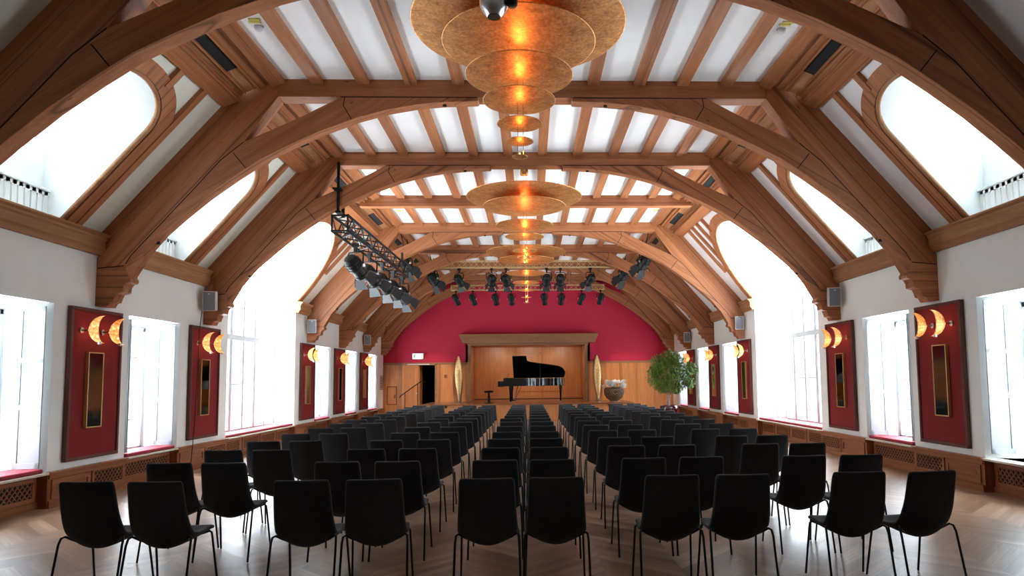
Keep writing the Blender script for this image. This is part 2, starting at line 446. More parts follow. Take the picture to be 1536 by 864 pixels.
for sgn in (-1, 1):
    sl = slopes[sgn]
    for di, d in enumerate(dorm):
        c, hw, sh, top = d; wide = hw > 1
        P = prof_small(*d)
        # wooden ring round the opening
        g = .25 if not wide else .20
        O = prof_small(c, hw+g, sh, top+.20)
        n = len(P); t = .045
        vs = [SP(sgn, y, s, t) for y, s in P] + [SP(sgn, y, s, t) for y, s in O] + [SP(sgn, y, s, -.02) for y, s in P] + [SP(sgn, y, s, -.02) for y, s in O]
        fs = []
        for i in range(n-1):
            fs += [(i, i+1, n+i+1, n+i), (2*n+i, 3*n+i, 3*n+i+1, 2*n+i+1), (i, 2*n+i, 2*n+i+1, i+1), (n+i, n+i+1, 3*n+i+1, 3*n+i)]
        fs += [(0, n, 3*n, 2*n), (n-1, 3*n-1, 4*n-1, 2*n-1)]
        MB().add(vs, fs).build('dormer_ring', W_RL if sgn < 0 else W_RR, sl)
        MB().tube([SP(sgn, c + (y-c)*(1-.03/hw), s*(1-.012) , t*.3) for y, s in P], .032, 8).build('dormer_bead', plain_bead if 'plain_bead' in globals() else W_CORN, sl, smooth=True)
        # battens up the slope
        offs = [-1.03, -.42, .42, 1.03] if not wide else [-2.15, -1.75, -1.3, -.8, .8, 1.3, 1.75, 2.15]
        for o in offs:
            if abs(o) >= hw + .15: s0 = 0.0
            else:
                if wide: s0 = top*math.sqrt(max(0, 1-(o/hw)**2)) if abs(o) < hw else .3
                else: s0 = sh + (top-sh)*math.sqrt(max(0, 1-(o/hw)**2))
                s0 += .12
            if wide and abs(o) > 2: s0 = 1.0
            mbb = MB(); w = .055
            A = [SP(sgn, c+o-w, s0, 0), SP(sgn, c+o+w, s0, 0), SP(sgn, c+o+w, 2.6, 0), SP(sgn, c+o-w, 2.6, 0)]
            B = [SP(sgn, c+o-w, s0, .06), SP(sgn, c+o+w, s0, .06), SP(sgn, c+o+w, 2.6, .06), SP(sgn, c+o-w, 2.6, .06)]
            mbb.add(A+B, [(0,1,2,3),(4,7,6,5),(0,4,5,1),(1,5,6,2),(2,6,7,3),(3,7,4,0)])
            mbb.build('slope_batten', W_RL if sgn < 0 else W_RR, sl, bevel=.004)
        # tunnel of the dormer (white reveals)
        xb = 6.20 if not wide else XP_W + .02
        pts = [SP(1, y, s) for y, s in P]
        YZ = [(p[1], p[2]) for p in pts]
        vs = [(sgn*p[0], p[1], p[2]) for p in pts] + [(sgn*xb, p[1], p[2]) for p in pts]
        mt = MB().add(vs, [(i, i+1, n+i+1, n+i) for i in range(n-1)])
        if not wide:
            mt.add([(sgn*5.98, c-hw, ZW), (sgn*5.98, c+hw, ZW), (sgn*xb, c+hw, ZW), (sgn*xb, c-hw, ZW)], [(0,1,2,3)])
        to = mt.build('dormer_reveal', PLAST, sl, smooth=False)
        so = to.modifiers.new('s', 'SOLIDIFY'); so.thickness = .05; so.offset = -1 if sgn > 0 else -1
        # back wall with its window hole
        if not wide:
            cz = 3.13 + FH; a_, b_ = .56, .40
            nn = 48; outer = []; inner = []
            # outer outline resampled by angle
            for i in range(nn):
                th = 2*PI*i/nn; dx, dz = math.cos(th), math.sin(th)
                inner.append((c + a_*dx, cz + b_*dz))
                # ray to outline box/ellipse
                best = 9
                poly = YZ + []
                for j in range(len(poly)):
                    p, q = poly[j], poly[(j+1) % len(poly)]
                    ex, ez = q[0]-p[0], q[1]-p[1]
                    den = dx*ez - dz*ex
                    if abs(den) < 1e-9: continue
                    tt = ((p[0]-c)*ez - (p[1]-cz)*ex)/den
                    uu = ((p[0]-c)*dz - (p[1]-cz)*dx)/den
                    if tt > 0 and -1e-6 <= uu <= 1+1e-6: best = min(best, tt)
                outer.append((c + best*dx*1.02, cz + best*dz*1.02))
            vs = [(sgn*xb, y, z) for y, z in inner] + [(sgn*xb, y, z) for y, z in outer] + [(sgn*(xb+.14), y, z) for y, z in inner] + [(sgn*(xb+.14), y, z) for y, z in outer]
            fs = []
            for i in range(nn):
                j = (i+1) % nn
                fs += [(i, j, nn+j, nn+i), (i, 2*nn+i, 2*nn+j, j), (2*nn+i, 3*nn+i, 3*nn+j, 2*nn+j)]
            # corner fills
            MB().add(vs, fs).box(sgn*xb, sgn*(xb+.14), c-hw, c+hw, ZW-.02, ZW+.12).build('dormer_wall', PLAST, sl)
            # radiator cover with slots
            rc = MB(); z0, z1 = ZW, ZW+.40
            rc.box(sgn*(xb-.10), sgn*xb, c-hw, c+hw, z1-.03, z1); rc.box(sgn*(xb-.08), sgn*xb, c-hw, c+hw, z0, z0+.05)
            ns = 15
            for q in range(ns+1):
                yy = c-hw + q*(2*hw)/ns
                rc.box(sgn*(xb-.08), sgn*(xb-.05), yy-.038, yy+.038, z0+.05, z1-.03)
            rc.box(sgn*(xb-.08), sgn*(xb-.05), c-hw, c+hw, z1-.09, z1-.03)
            rc.box(sgn*(xb-.062), sgn*xb, c-hw, c+hw, z0, z1-.03)
            rc.build('radiator_cover', PLAST, sl, bevel=.006)
            # oval window
            ow = struct(MB().lathe([(1, -.03), (1, .03), (.90, .03), (.90, -.03), (1, -.03)], n=40, M=Matrix.Translation((sgn*(xb+.09), c, cz)) @ Matrix.Rotation(PI/2, 4, 'Y') @ Matrix.Diagonal((b_, a_, 1, 1))).build('window_%d' % (20+di + (3 if sgn > 0 else 0)), WHITE, smooth=False))
            pm = MB().lathe([(0, .0), (.91, .0)], n=40, M=Matrix.Translation((sgn*(xb+.09), c, cz)) @ Matrix.Rotation(PI/2, 4, 'Y') @ Matrix.Diagonal((b_, a_, 1, 1)))
            pm.build('window_pane', GLASS, ow)
            MB().box(sgn*(xb+.075), sgn*(xb+.105), c-.02, c+.02, cz-b_*.9, cz+b_*.9).box(sgn*(xb+.075), sgn*(xb+.105), c-a_*.9, c+a_*.9, cz-.02, cz+.02).build('window_muntin', WHITE, ow)

# flat ceiling with joists --------------------------------------------------
ceil = struct(MB().box(-4.05, 4.05, YF-.1, YB+.3, 4.36+FH, 4.46+FH).build('ceiling', CEILM))
edges = [3.3, TD[0], TD[1], TD[2], DM, TD[3], TD[4], TD[5], TD[6]]
for i in range(len(edges)-1):
    a, b = edges[i] + (.24 if i else 0), edges[i+1] + .02
    for k in range(10):
        x = -2.97 + .66*k + random.uniform(-.03, .03); w = .085
        MB().box(x-w, x+w, a, b, 4.285+FH, 4.37+FH).build('ceiling_joist', W_Y, ceil, bevel=.006)
# purlin band with vents between flat ceiling and slope
B0, B1 = Vector((4.30, 4.04)), Vector((3.50, 4.365))
bd = (B1-B0); BL = bd.length; bd.normalize(); bn = Vector((bd.y, -bd.x)); 
if bn.y > 0: bn = -bn
def BP(sgn, t, d, y):
    p = B0 + bd*t + bn*d; return (sgn*p.x, y, p.y + FH)
def bandbox(mb, sgn, t0, t1, d0, d1, y0, y1):
    return mb.add([BP(sgn, t, d, y) for t in (t0, t1) for d in (d0, d1) for y in (y0, y1)], [(0,1,3,2),(4,6,7,5),(0,4,5,1),(2,3,7,6),(0,2,6,4),(1,5,7,3)])
bsegs = [(YF, TD[0]), (TD[0]+.2, TD[1]), (TD[1]+.2, TD[2]), (TD[2]+.2, TD[3]), (TD[3]+.2, TD[4]), (TD[4]+.2, TD[5]), (TD[5]+.2, TD[6])]
vents = {1: [(8.02, 9.0)], 2: [(11.0, 12.0)], 3: [(13.8, 14.6), (17.0, 18.15)], 4: [(20.0, 20.9)], 5: [(23.2, 24.1)]}
for sgn in (-1, 1):
    for i, (a, b) in enumerate(bsegs):
        m = MB()
        bandbox(m, sgn, -.05, BL+.02, -.10, .0, a, b)          # sloping board
        m.build('sloping_board', W_CORN, slopes[sgn])
        m = MB(); bandbox(m, sgn, -.06, .20, 0, .09, a, b); bandbox(m, sgn, .20, .235, 0, .045, a, b)
        m.build('purlin', W_Y, slopes[sgn], bevel=.006)
        m = MB(); bandbox(m, sgn, .30, .325, 0, .03, a, b); bandbox(m, sgn, .50, .53, 0, .045, a, b); bandbox(m, sgn, .53, .62, 0, .02, a, b)
        m.build('purlin_moulding', W_Y, slopes[sgn], bevel=.004)
        m = MB(); bandbox(m, sgn, .70, BL+.03, 0, .08, a, b)
        m.build('edge_purlin', W_Y, slopes[sgn], bevel=.006)
        for va, vb in vents.get(i, []):
            m = MB(); bandbox(m, sgn, .335, .49, -.002, .006, va, vb)
            m.build('vent_slot', DARK, slopes[sgn])

# end walls ---------------------------------------------------------------
we = MB()
DZ = .742 + FH              # top of the wood wainscot
XL, XR, XD0, XD1 = -2.50, 2.42, -5.26, -3.86
zt = 4.6 + FH
we.box(-6.6, XL, YB, YB+.25, DZ, zt); we.box(XR, 6.6, YB, YB+.25, DZ, zt)
we.box(XL, XR, YB, YB+.25, 1.60+FH, zt)
wall_end = struct(we.build('wall_end', REDW))
wd = MB().box(-6.6, XD0, YB, YB+.25, 0, DZ).box(XD1, XL, YB, YB+.25, 0, DZ).box(XR, 6.6, YB, YB+.25, 0, DZ)
wd.box(XD0, XD1, YB, YB+.25, .70+FH, DZ)
wd.build('wainscot', W_STAGE, wall_end)
ST = -.86 + FH              # stage height
rl = MB().box(-6.0, XD0, YB-.03, YB, DZ-.07, DZ).box(XD1, XL, YB-.03, YB, DZ-.07, DZ).box(XR, 6.0, YB-.03, YB, DZ-.07, DZ).box(-6.0, XL, YB-.045, YB, DZ-.012, DZ+.02).box(XR, 6.0, YB-.045, YB, DZ-.012, DZ+.02)
rl.build('wainscot_rail', W_HEAD, wall_end)
def stile(xs, z0, z1):
    m = MB()
    for x in xs: m.box(x-.045, x+.045, YB-.04, YB, z0, z1)
    return m
stile([-5.92, -5.37, -3.74, -3.17, -2.56, 2.50, 3.20, 3.843, 4.513, 5.24, 5.92], 0, DZ-.07).build('wainscot_stiles', W_STAGE, wall_end, bevel=.004)
# stage recess
rc = MB()
YR = 31.15
rc.box(XL-.02, XR+.02, YR, YR+.1, ST-.4, 1.7+FH); rc.box(XL-.12, XL, YB, YR, ST-.4, 1.7+FH); rc.box(XR, XR+.12, YB, YR, ST-.4, 1.7+FH); rc.box(XL, XR, YB, YR, 1.50+FH, 1.60+FH)
rc.build('recess_panelling', W_STAGE, wall_end)
m = MB()
for x in (-2.44, -1.60, -.60, .61, 1.66, 2.36): m.box(x-.05, x+.05, YR-.02, YR, ST, 1.5+FH)
m.box(XL, XR, YR-.025, YR, ST, ST+.10); m.box(-.55, .56, YR-.02, YR, 1.18+FH, 1.26+FH); m.box(-.55, .56, YR-.02, YR, ST+.33, ST+.39); m.box(.66, 1.61, YR-.02, YR, ST+.33, ST+.39)
m.build('recess_stiles', W_STAGE, wall_end, bevel=.004)
MB().box(XL, XR, YR-.03, YR, ST, ST+.03).build('recess_skirting_shadow_gap', DARK, wall_end)
m = MB().box(XL-.02, XL+.10, YB-.05, YB+.02, ST, 1.46+FH).box(XR-.10, XR+.02, YB-.05, YB+.02, ST, 1.46+FH)
m.build('recess_architrave', W_HEAD, wall_end, bevel=.004)
# header canopy with stepped ends
hp = [(-2.88, 1.90), (-2.84, 1.84), (-2.86, 1.82), (-2.80, 1.74), (-2.82, 1.71), (-2.75, 1.62), (-2.77, 1.60), (-2.70, 1.53), (2.70, 1.53), (2.77, 1.60), (2.75, 1.62), (2.82, 1.71), (2.80, 1.74), (2.86, 1.82), (2.84, 1.84), (2.88, 1.90)]
MB().xz(up(hp), YB-.34, YB).box(-2.55, 2.47, YB-.12, YB, 1.44+FH, 1.53+FH).build('header_canopy', W_HEAD, wall_end, bevel=.004)
# red hatches
for x0, x1, z0, z1 in ((-5.46, -5.14, .96, 1.26), (5.16, 5.48, .96, 1.26)):
    m = MB(); 
    for a in ((x0, x1, z0, z0+.02), (x0, x1, z1-.02, z1), (x0, x0+.02, z0, z1), (x1-.02, x1, z0, z1)): m.box(a[0], a[1], YB-.015, YB, a[2]+FH, a[3]+FH)
    m.build('wall_hatch', REDW, wall_end)
# hatch door in the wainscot, switch
m = MB(); x0, x1, z0, z1 = -5.84, -5.44, -.95+FH, -.20+FH
for a in ((x0, x1, z0, z0+.025), (x0, x1, z1-.025, z1), (x0, x0+.025, z0, z1), (x1-.025, x1, z0, z1)): m.box(a[0], a[1], YB-.02, YB, a[2], a[3])
hd = m.build('service_hatch', W_RIM, wall_end); MB().box(-5.52, -5.50, YB-.05, YB-.02, z0+.25, z0+.42).build('handle', BLK, hd)
MB().box(-3.50, -3.38, YB-.03, YB, .12+FH, .26+FH).build('thermostat', W_DADOZ, wall_end, bevel=.004)
# door: closed leaf + open dark doorway with room beyond
door = struct(MB().box(XD0+.02, -4.56, YB+.02, YB+.07, .02, .68+FH).build('door_1', W_STAGE, bevel=.004))
m = MB(); 
for a in ((XD0+.02, -4.56, .02, .16), (XD0+.02, -4.56, .58+FH, .68+FH), (XD0+.02, XD0+.14, .16, .58+FH), (-4.68, -4.56, .16, .58+FH)): m.box(a[0], a[1], YB+.005, YB+.02, a[2], a[3])
m.build('door_stiles', W_STAGE, door, bevel=.003)
MB().box(-4.66, -4.60, YB-.04, YB+.02, 1.02, 1.05).build('door_handle', STEEL, door)
m = MB().box(XD0-.07, XD0+.02, YB-.03, YB+.1, 0, .72+FH).box(XD1-.02, XD1+.07, YB-.03, YB+.1, 0, .72+FH).box(XD0-.07, XD1+.07, YB-.03, YB+.1, .66+FH, .73+FH)
m.build('door_frame', W_HEAD, door)
MB().box(-5.0, -4.1, YB-.07, YB-.03, .675+FH, .71+FH).build('door_closer', SPKM, door, bevel=.005)
op = MB().box(-4.56, -4.52, YB+.07, YB+.85, .02, .68+FH); op.build('open_door_leaf', W_STAGE, door)
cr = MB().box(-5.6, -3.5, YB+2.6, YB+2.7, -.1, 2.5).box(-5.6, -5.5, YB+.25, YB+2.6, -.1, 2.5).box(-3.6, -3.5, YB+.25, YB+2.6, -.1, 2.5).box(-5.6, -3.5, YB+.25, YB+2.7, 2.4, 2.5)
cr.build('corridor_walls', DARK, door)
# wall behind the camera
struct(MB().box(-6.6, 6.6, YF-.2, YF, 0, 4.6+FH).build('wall_front', PLAST))

# stage ---------------------------------------------------------------------
YS = 25.35; SX0, SX1 = -4.0, 3.89
stage = thing('stage', 'low wooden stage with panelled front running across the far end of the hall', 'stage', (0, YS, 0))
MB().box(SX0, SX1, YS, YB-.06, ST-.05, ST).box(XL, XR, YB-.06, YR-.03, ST-.05, ST).build('stage_floor', W_SFLOOR, stage, bevel=.006)
MB().box(SX0+.03, SX1-.03, YS+.05, YS+.09, 0, ST-.05).box(SX0+.03, SX0+.07, YS+.09, YB-.06, 0, ST-.05).box(SX1-.07, SX1-.03, YS+.09, YB-.06, 0, ST-.05).build('stage_front', W_STAGE, stage)
m = MB()
for k in range(10):
    x = SX0+.08 + k*(SX1-SX0-.16)/9; m.box(x-.05, x+.05, YS+.03, YS+.05, 0, ST-.05)
m.box(SX0+.03, SX1-.03, YS+.03, YS+.05, ST-.14, ST-.05); m.box(SX0+.03, SX1-.03, YS+.03, YS+.05, 0, .09)
m.build('stage_front_frame', W_STAGE, stage, bevel=.004)
steps = thing('stage_steps', 'short flight of wooden steps up to the left end of the stage', 'steps', (-4.3, 26.4, 0))
for k in range(3):
    MB().box(-4.03-.28*(3-k), -4.03, 26.0, 27.4, .165*k, .165*(k+1)).build('step', W_SFLOOR, steps, bevel=.006)
rail = thing('stair_handrail', 'thin dark metal handrail rising beside the steps in front of the door', 'handrail', (-4.7, 25.93, 0))
MB().tube([(-4.85, 25.93, -.62+FH), (-4.83, 25.93, -.54+FH), (-4.76, 25.93, -.50+FH), (-4.10, 25.93, -.03+FH), (-4.0, 25.93, .005+FH), (-3.93, 25.93, -.01+FH), (-3.91, 25.93, -.05+FH)], .018, 8).build('rail', BLK, rail, smooth=True)
for x, zt_ in ((-4.66, -.44), (-4.18, -.09)): MB().tube([(x, 25.93, 0), (x, 25.93, zt_+FH)], .014, 8).build('post', BLK, rail, smooth=True)

# ------------------------------------------------------------------ timber arches
RA = [(6.0, 2.12), (6.0, 1.62), (5.62, 1.66), (5.53, 1.80), (4.65, 2.80), (4.34, 3.16), (4.02, 3.42), (3.55, 4.10), (3.55, 4.37), (4.02, 4.37)]
SOF = [(5.55, 1.50), (5.35, 1.84), (5.12, 2.12), (4.87, 2.35), (4.53, 2.64), (4.14, 2.93), (3.76, 3.19), (3.39, 3.38), (2.95, 3.59), (2.43, 3.79), (2.0, 3.912), (1.55, 3.995), (1.15, 4.03), (.70, 4.045)]
BRT = [(.68, 4.06), (.68, 4.098), (2.66, 4.098), (3.24, 3.79), (4.02, 3.43), (4.34, 3.16), (4.65, 2.80), (5.53, 1.80), (5.62, 1.66)]
CRB = [(6.0, 1.09), (5.84, 1.08), (5.81, 1.14), (5.76, 1.155), (5.745, 1.21), (5.72, 1.265), (5.67, 1.275), (5.63, 1.29), (5.625, 1.36), (5.59, 1.41), (5.535, 1.425), (5.53, 1.47), (5.55, 1.50), (5.62, 1.66), (6.0, 1.62)]
ordn = ['nearest', 'second', 'third', 'fourth', 'fifth', 'sixth', 'seventh']
tl = ['great timber roof arch nearest the camera, its feet outside the photo',
      'timber roof arch whose left corbel ends above the nearest red panel',
      'timber roof arch carrying speakers just before the tall arched windows',
      'timber roof arch carrying speakers just beyond the tall arched windows',
      'timber roof arch in front of the upper gold lighting bar',
      'timber roof arch between the two gold lighting bars',
      'last timber roof arch, set against the red end wall']
for i, D in enumerate(TD):
    t = thing('roof_truss', tl[i], 'roof truss', (0, D, 4.1+FH), group='timber roof arches')
    th = .26 if i < 6 else .2
    MB().xz(up([(-3.55, 4.10), (3.55, 4.10), (3.55, 4.375), (-3.55, 4.375)]), D, D+th).build('collar_beam', W_X, t, bevel=.008)
    for sgn in (-1, 1):
        f = lambda P: up([(sgn*x, z) for x, z in P])
        # two timbers side by side make the rafter: outer one set back a little
        n = (-.752*.27, -.66*.27)
        outer = [(6.0, 2.12), (6.0, 1.765), (3.62, 4.375), (4.02, 4.375)]
        inner = [(6.0, 1.765), (6.0, 1.62), (5.62, 1.66), (5.53, 1.80), (4.65, 2.80), (4.34, 3.16), (4.02, 3.43), (3.552, 4.10), (3.552, 4.375), (3.62, 4.375)]
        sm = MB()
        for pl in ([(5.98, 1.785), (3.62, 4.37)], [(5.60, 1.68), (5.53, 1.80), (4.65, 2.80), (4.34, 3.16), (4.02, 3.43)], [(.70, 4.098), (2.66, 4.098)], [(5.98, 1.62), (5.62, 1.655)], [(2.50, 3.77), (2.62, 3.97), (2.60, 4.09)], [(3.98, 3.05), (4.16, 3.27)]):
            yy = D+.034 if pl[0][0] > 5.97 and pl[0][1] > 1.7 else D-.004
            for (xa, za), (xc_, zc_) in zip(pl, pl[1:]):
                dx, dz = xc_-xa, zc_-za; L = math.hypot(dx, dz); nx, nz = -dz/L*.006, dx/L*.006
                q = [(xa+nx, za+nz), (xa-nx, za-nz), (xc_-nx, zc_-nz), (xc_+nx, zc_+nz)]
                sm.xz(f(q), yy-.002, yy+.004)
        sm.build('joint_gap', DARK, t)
        wr, wb = (W_RL, W_BL) if sgn < 0 else (W_RR, W_BR)
        MB().xz(f(outer), D+.035, D+th).build('upper_rafter', wr, t, bevel=.006)
        MB().xz(f(inner), D+.004, D+th-.02).build('rafter', wr, t, bevel=.006)
        MB().xz(f(SOF + BRT), D-.004, D+.20).build('curved_brace', wb, t, bevel=.007)
        MB().xz(f(CRB), D+.006, D+.22).build('corbel', W_X, t, bevel=.004)
        m = MB()
        for (x, z, ang) in ((5.22, 2.0, .8), (1.18, 4.03, .05)):
            m.lathe([(0, -.02), (.028, -.02), (.028, .02), (0, .02)], c=(sgn*x, D+.10, z+FH-.005), n=12)
        m.build('bolt', BLKP, t)
tb = thing('tie_beam', 'straight timber tie beam crossing the ceiling between the tall arched windows', 'beam', (0, DM, 4.1+FH))
MB().xz(up([(-3.94, 4.10), (3.94, 4.10), (3.86, 4.375), (-3.86, 4.375)]), DM, DM+.22).build('beam_timber', W_X, tb, bevel=.01)

# ------------------------------------------------------------------ windows
def small_window(idx, sgn, c, cushion=True):
    x = XP_S; hw = HWS; ww = .60; zt_ = ZT-.09
    fr = MB(); d = .07
    X0, X1 = sgn*x, sgn*(x+d)
    z0, z1 = ZS, zt_
    for a in ((c-ww, c+ww, z0, z0+.07), (c-ww, c+ww, z1-.07, z1), (c-ww, c-ww+.06, z0, z1), (c+ww-.06, c+ww, z0, z1), (c-.045, c+.045, z0, z1)):
        fr.box(X0, X1, a[0], a[1], a[2], a[3])
    w = struct(fr.build('window_%d' % idx, WHITE, bevel=.005))
    mm = MB()
    for k in (1, 2, 3):
        zz = z0 + k*(z1-z0)/4; mm.box(sgn*(x+.02), sgn*(x+.05), c-ww+.05, c+ww-.05, zz-.012, zz+.012)
    mm.build('window_muntin', WHITE, w)
    for q in (-1, 1):
        a, b = (c-ww+.06, c-.045) if q < 0 else (c+.045, c+ww-.06)
        MB().box(sgn*(x+.033), sgn*(x+.037), a, b, z0+.07, z1-.07).build('window_pane', GLASS, w)
    MB().box(sgn*(x-.02), sgn*x, c-.01, c+.012, z0+.95, z0+1.10).build('window_handle', STEEL, w)
    MB().box(sgn*5.955, sgn*x, c-hw+.0, c+hw, ZS-.03, ZS+.0).build('window_sill', STONE, w, bevel=.006)
    # splayed reveals and sloping soffit
    rv = MB()
    for q in (-1, 1):
        rv.xy([(sgn*6.0, c+q*hw), (sgn*6.60, c+q*ww), (sgn*6.62, c+q*ww), (sgn*6.62, c+q*(hw+.001)), (sgn*6.0, c+q*(hw+.001))], ZS, ZT)
    rv.xz([(sgn*6.0, ZT), (sgn*6.60, zt_), (sgn*6.62, zt_), (sgn*6.62, ZT+.001), (sgn*6.0, ZT+.001)], c-hw, c+hw)
    rv.build('window_reveal', PLAST, w)
    # folding shutters lying against both splayed reveals
    for q in (-1, 1):
        sh = MB(); a0 = Vector((6.30, c + q*.600)); a1 = Vector((6.025, c + q*.665))
        dd = (a1-a0).normalized(); nn = Vector((dd.y, -dd.x))
        if nn.y*q > 0: nn = -nn
        L = (a1-a0).length
        def SB(mb, u0, u1, za, zb, t0, t1):
            vs = []
            for u in (u0, u1):
                for tt in (t0, t1):
                    for z in (za, zb):
                        p = a0 + dd*u + nn*tt; vs.append((sgn*p.x, p.y, z))
            mb.add(vs, [(0,1,3,2),(4,6,7,5),(0,4,5,1),(2,3,7,6),(0,2,6,4),(1,5,7,3)])
        zz0, zz1 = ZS+.065, ZT-.05
        SB(sh, 0, L, zz0, zz1, 0, .018)
        for (u0, u1, za, zb) in ((0, L, zz0, zz0+.07), (0, L, zz1-.07, zz1), (0, .045, zz0, zz1), (L-.045, L, zz0, zz1), (0, L, zz0+.72, zz0+.78), (0, L, zz0+1.30, zz0+1.36)):
            SB(sh, u0, u1, za, zb, .018, .027)
        sh.build('window_shutter', SHUT, w, bevel=.002)
        for zc in (zz0+.25, zz0+.78, zz0+1.33, zz1-.15):
            MB().tube([(sgn*6.31, c+q*.598, zc-.04), (sgn*6.31, c+q*.598, zc+.04)], .010, 6).build('shutter_hinge', STEEL, w)
    return w
def wide_window(idx, sgn, c):
    x = XP_W; hw = HWW-.01; spring = 1.60+FH; ah = 2.0
    def arch(hw_, ah_, n=32): return [(c + hw_*math.cos(PI-PI*i/n), spring + ah_*math.sin(PI-PI*i/n)) for i in range(n+1)]
    z0 = ZS
    inn = [(c-hw+.08, z0+.08)] + arch(hw-.08, ah-.08) + [(c+hw-.08, z0+.08)]
    out = [(c-hw, z0)] + arch(hw, ah) + [(c+hw, z0)]
    n = len(out)
    vs = [(sgn*x, y, z) for y, z in out] + [(sgn*x, y, z) for y, z in inn] + [(sgn*(x+.08), y, z) for y, z in out] + [(sgn*(x+.08), y, z) for y, z in inn]
    fs = []
    for i in range(n):
        j = (i+1) % n
        fs += [(i, j, n+j, n+i), (n+i, n+j, 3*n+j, 3*n+i), (2*n+i, 3*n+i, 3*n+j, 2*n+j), (i, 2*n+i, 2*n+j, j)]
    w = struct(MB().add(vs, fs).build('window_%d' % idx, WHITE))
    mm = MB()
    def top(y): 
        q = (y-c)/(hw-.04); return spring + (ah-.04)*math.sqrt(max(0, 1-q*q))
    for k in range(1, 6):
        y = c-hw + k*2*hw/6; t = .075 if k % 2 == 0 else .05
        mm.box(sgn*(x-.005), sgn*(x+.05), y-t, y+t, z0+.02, top(y))
    mm.box(sgn*(x-.02), sgn*(x+.08), c-hw, c+hw, 1.01+FH-.06, 1.01+FH+.06)
    for zz in (2.01+FH, -.02+FH, 2.85+FH):
        q = (zz-spring)/(ah-.04); h = (hw-.04)*math.sqrt(max(0, 1-q*q)) if q > 0 else hw
        mm.box(sgn*(x+.025), sgn*(x+.055), c-h, c+h, zz-.014, zz+.014)
    mm.build('window_muntin', WHITE, w)
    pn = [(c-hw+.06, z0+.06)] + arch(hw-.06, ah-.06) + [(c+hw-.06, z0+.06)]
    MB().yz(pn, sgn*(x+.038), sgn*(x+.042)).build('window_pane', GLASS, w)
    # white wall between the niche vault and the window arch
    P = prof_small(*dorm[2]); YZ = [(c-HWW-.03, ZW-.3)] + [(SP(1, y, s)[1], SP(1, y, s)[2]) for y, s in P[1:-1]] + [(c+HWW+.03, ZW-.3)]
    A = [(c-hw, ZW-.3)] + arch(hw, ah) + [(c+hw, ZW-.3)]
    def samp(pl, k):
        L = [0]
        for a, b in zip(pl, pl[1:]): L.append(L[-1] + math.dist(a, b))
        r = []
        for i in range(k+1):
            t = L[-1]*i/k; j = max(q for q in range(len(L)) if L[q] <= t + 1e-9); j = min(j, len(pl)-2)
            f_ = (t-L[j])/(L[j+1]-L[j]+1e-12); r.append((pl[j][0]+(pl[j+1][0]-pl[j][0])*f_, pl[j][1]+(pl[j+1][1]-pl[j][1])*f_))
        return r
    o2, i2 = samp(YZ, 40), samp(A, 40)
    o2 = [(c+(y-c)*1.02, z + (.05 if z > ZW+.3 else 0)) for y, z in o2]
    vs = [(sgn*(x+.01), y, z) for y, z in o2] + [(sgn*(x+.01), y, z) for y, z in i2]
    q = MB().add(vs, [(i, i+1, 42+i, 41+i) for i in range(40)]).build('arch_spandrel', PLAST, w)
    so = q.modifiers.new('s', 'SOLIDIFY'); so.thickness = .08; so.offset = 0
    MB().box(sgn*5.955, sgn*x, c-hw, c+hw, ZS-.03, ZS+.0).build('window_sill', STONE, w, bevel=.006)
    return w
def cushion(sgn, c, hw, label, seams=()):
    t = MB().box(sgn*5.985, sgn*(6.40), c-hw+.03, c+hw-.05, ZS+.001, ZS+.055)
    o = t.build('window_seat_cushion', CUSH, None, bevel=.02, seg=3)
    tag(o, label, 'cushion', 'red window seat cushions')
side = {-1: 'left', 1: 'right'}
wlab = ['nearest small window', 'second small window from the camera', 'tall window', 'first small window past the tall one', 'second small window past the tall one', 'small window nearest the end wall']
idx = 1
for sgn in (-1, 1):
    for i, (k, c) in enumerate(win):
        if k == 's': small_window(idx, sgn, c)
        else: wide_window(idx, sgn, c)
        idx += 1
        if sgn == 1 and i == 0: continue
        if i == 2:
            cushion(sgn, c, HWW-.02, 'long red seat cushion below the tall arched window in the %s wall' % side[sgn])
        else:
            cushion(sgn, c, HWS-.02, 'red seat cushion, %s wall, %s' % (side[sgn], wlab[i]))

# ------------------------------------------------------------------ red wall panels, mirrors, crescent lamps, speakers
PD = [9.66, 12.84, 18.69, 21.81, 25.0]
pn = ['nearest the camera', 'just before the tall window', 'just after the tall window', 'second after the tall window', 'farthest from the camera']
PZ0, PZ1 = -.991+FH, 1.041+FH
def crescent(sgn, y):
    """half-moon sheet: bulging towards the wall, horns pointing into the room"""
    mb = MB(); n = 20
    rows = []
    cz = .735 + FH; 
    for i in range(n+1):
        t = PI*(.5 + i/n)           # outer arc, from top horn round the wall side to the bottom
        ox, oz = 5.665 - .185*math.cos(t)*1.02, cz + .185*math.sin(t)
        u = 1 - abs(i/n*2-1)
        ix = 5.665 + (.07*math.sin(PI*i/n)) - .035*(1-math.sin(PI*i/n))
        iz = cz + .185*math.cos(PI*i/n)
        rows.append(((ox, oz), (ix, iz)))
    m = 6; vs = []
    for (o, ii) in rows:
        for j in range(m+1):
            f_ = j/m; x = o[0] + (ii[0]-o[0])*f_; z = o[1] + (ii[1]-o[1])*f_
            r = ((x-5.69)**2 + (z-cz)**2)
            vs.append((sgn*x, y + .045 - .7*r, z))
    fs = [(i*(m+1)+j, i*(m+1)+j+1, (i+1)*(m+1)+j+1, (i+1)*(m+1)+j) for i in range(n) for j in range(m)]
    return mb.add(vs, fs)
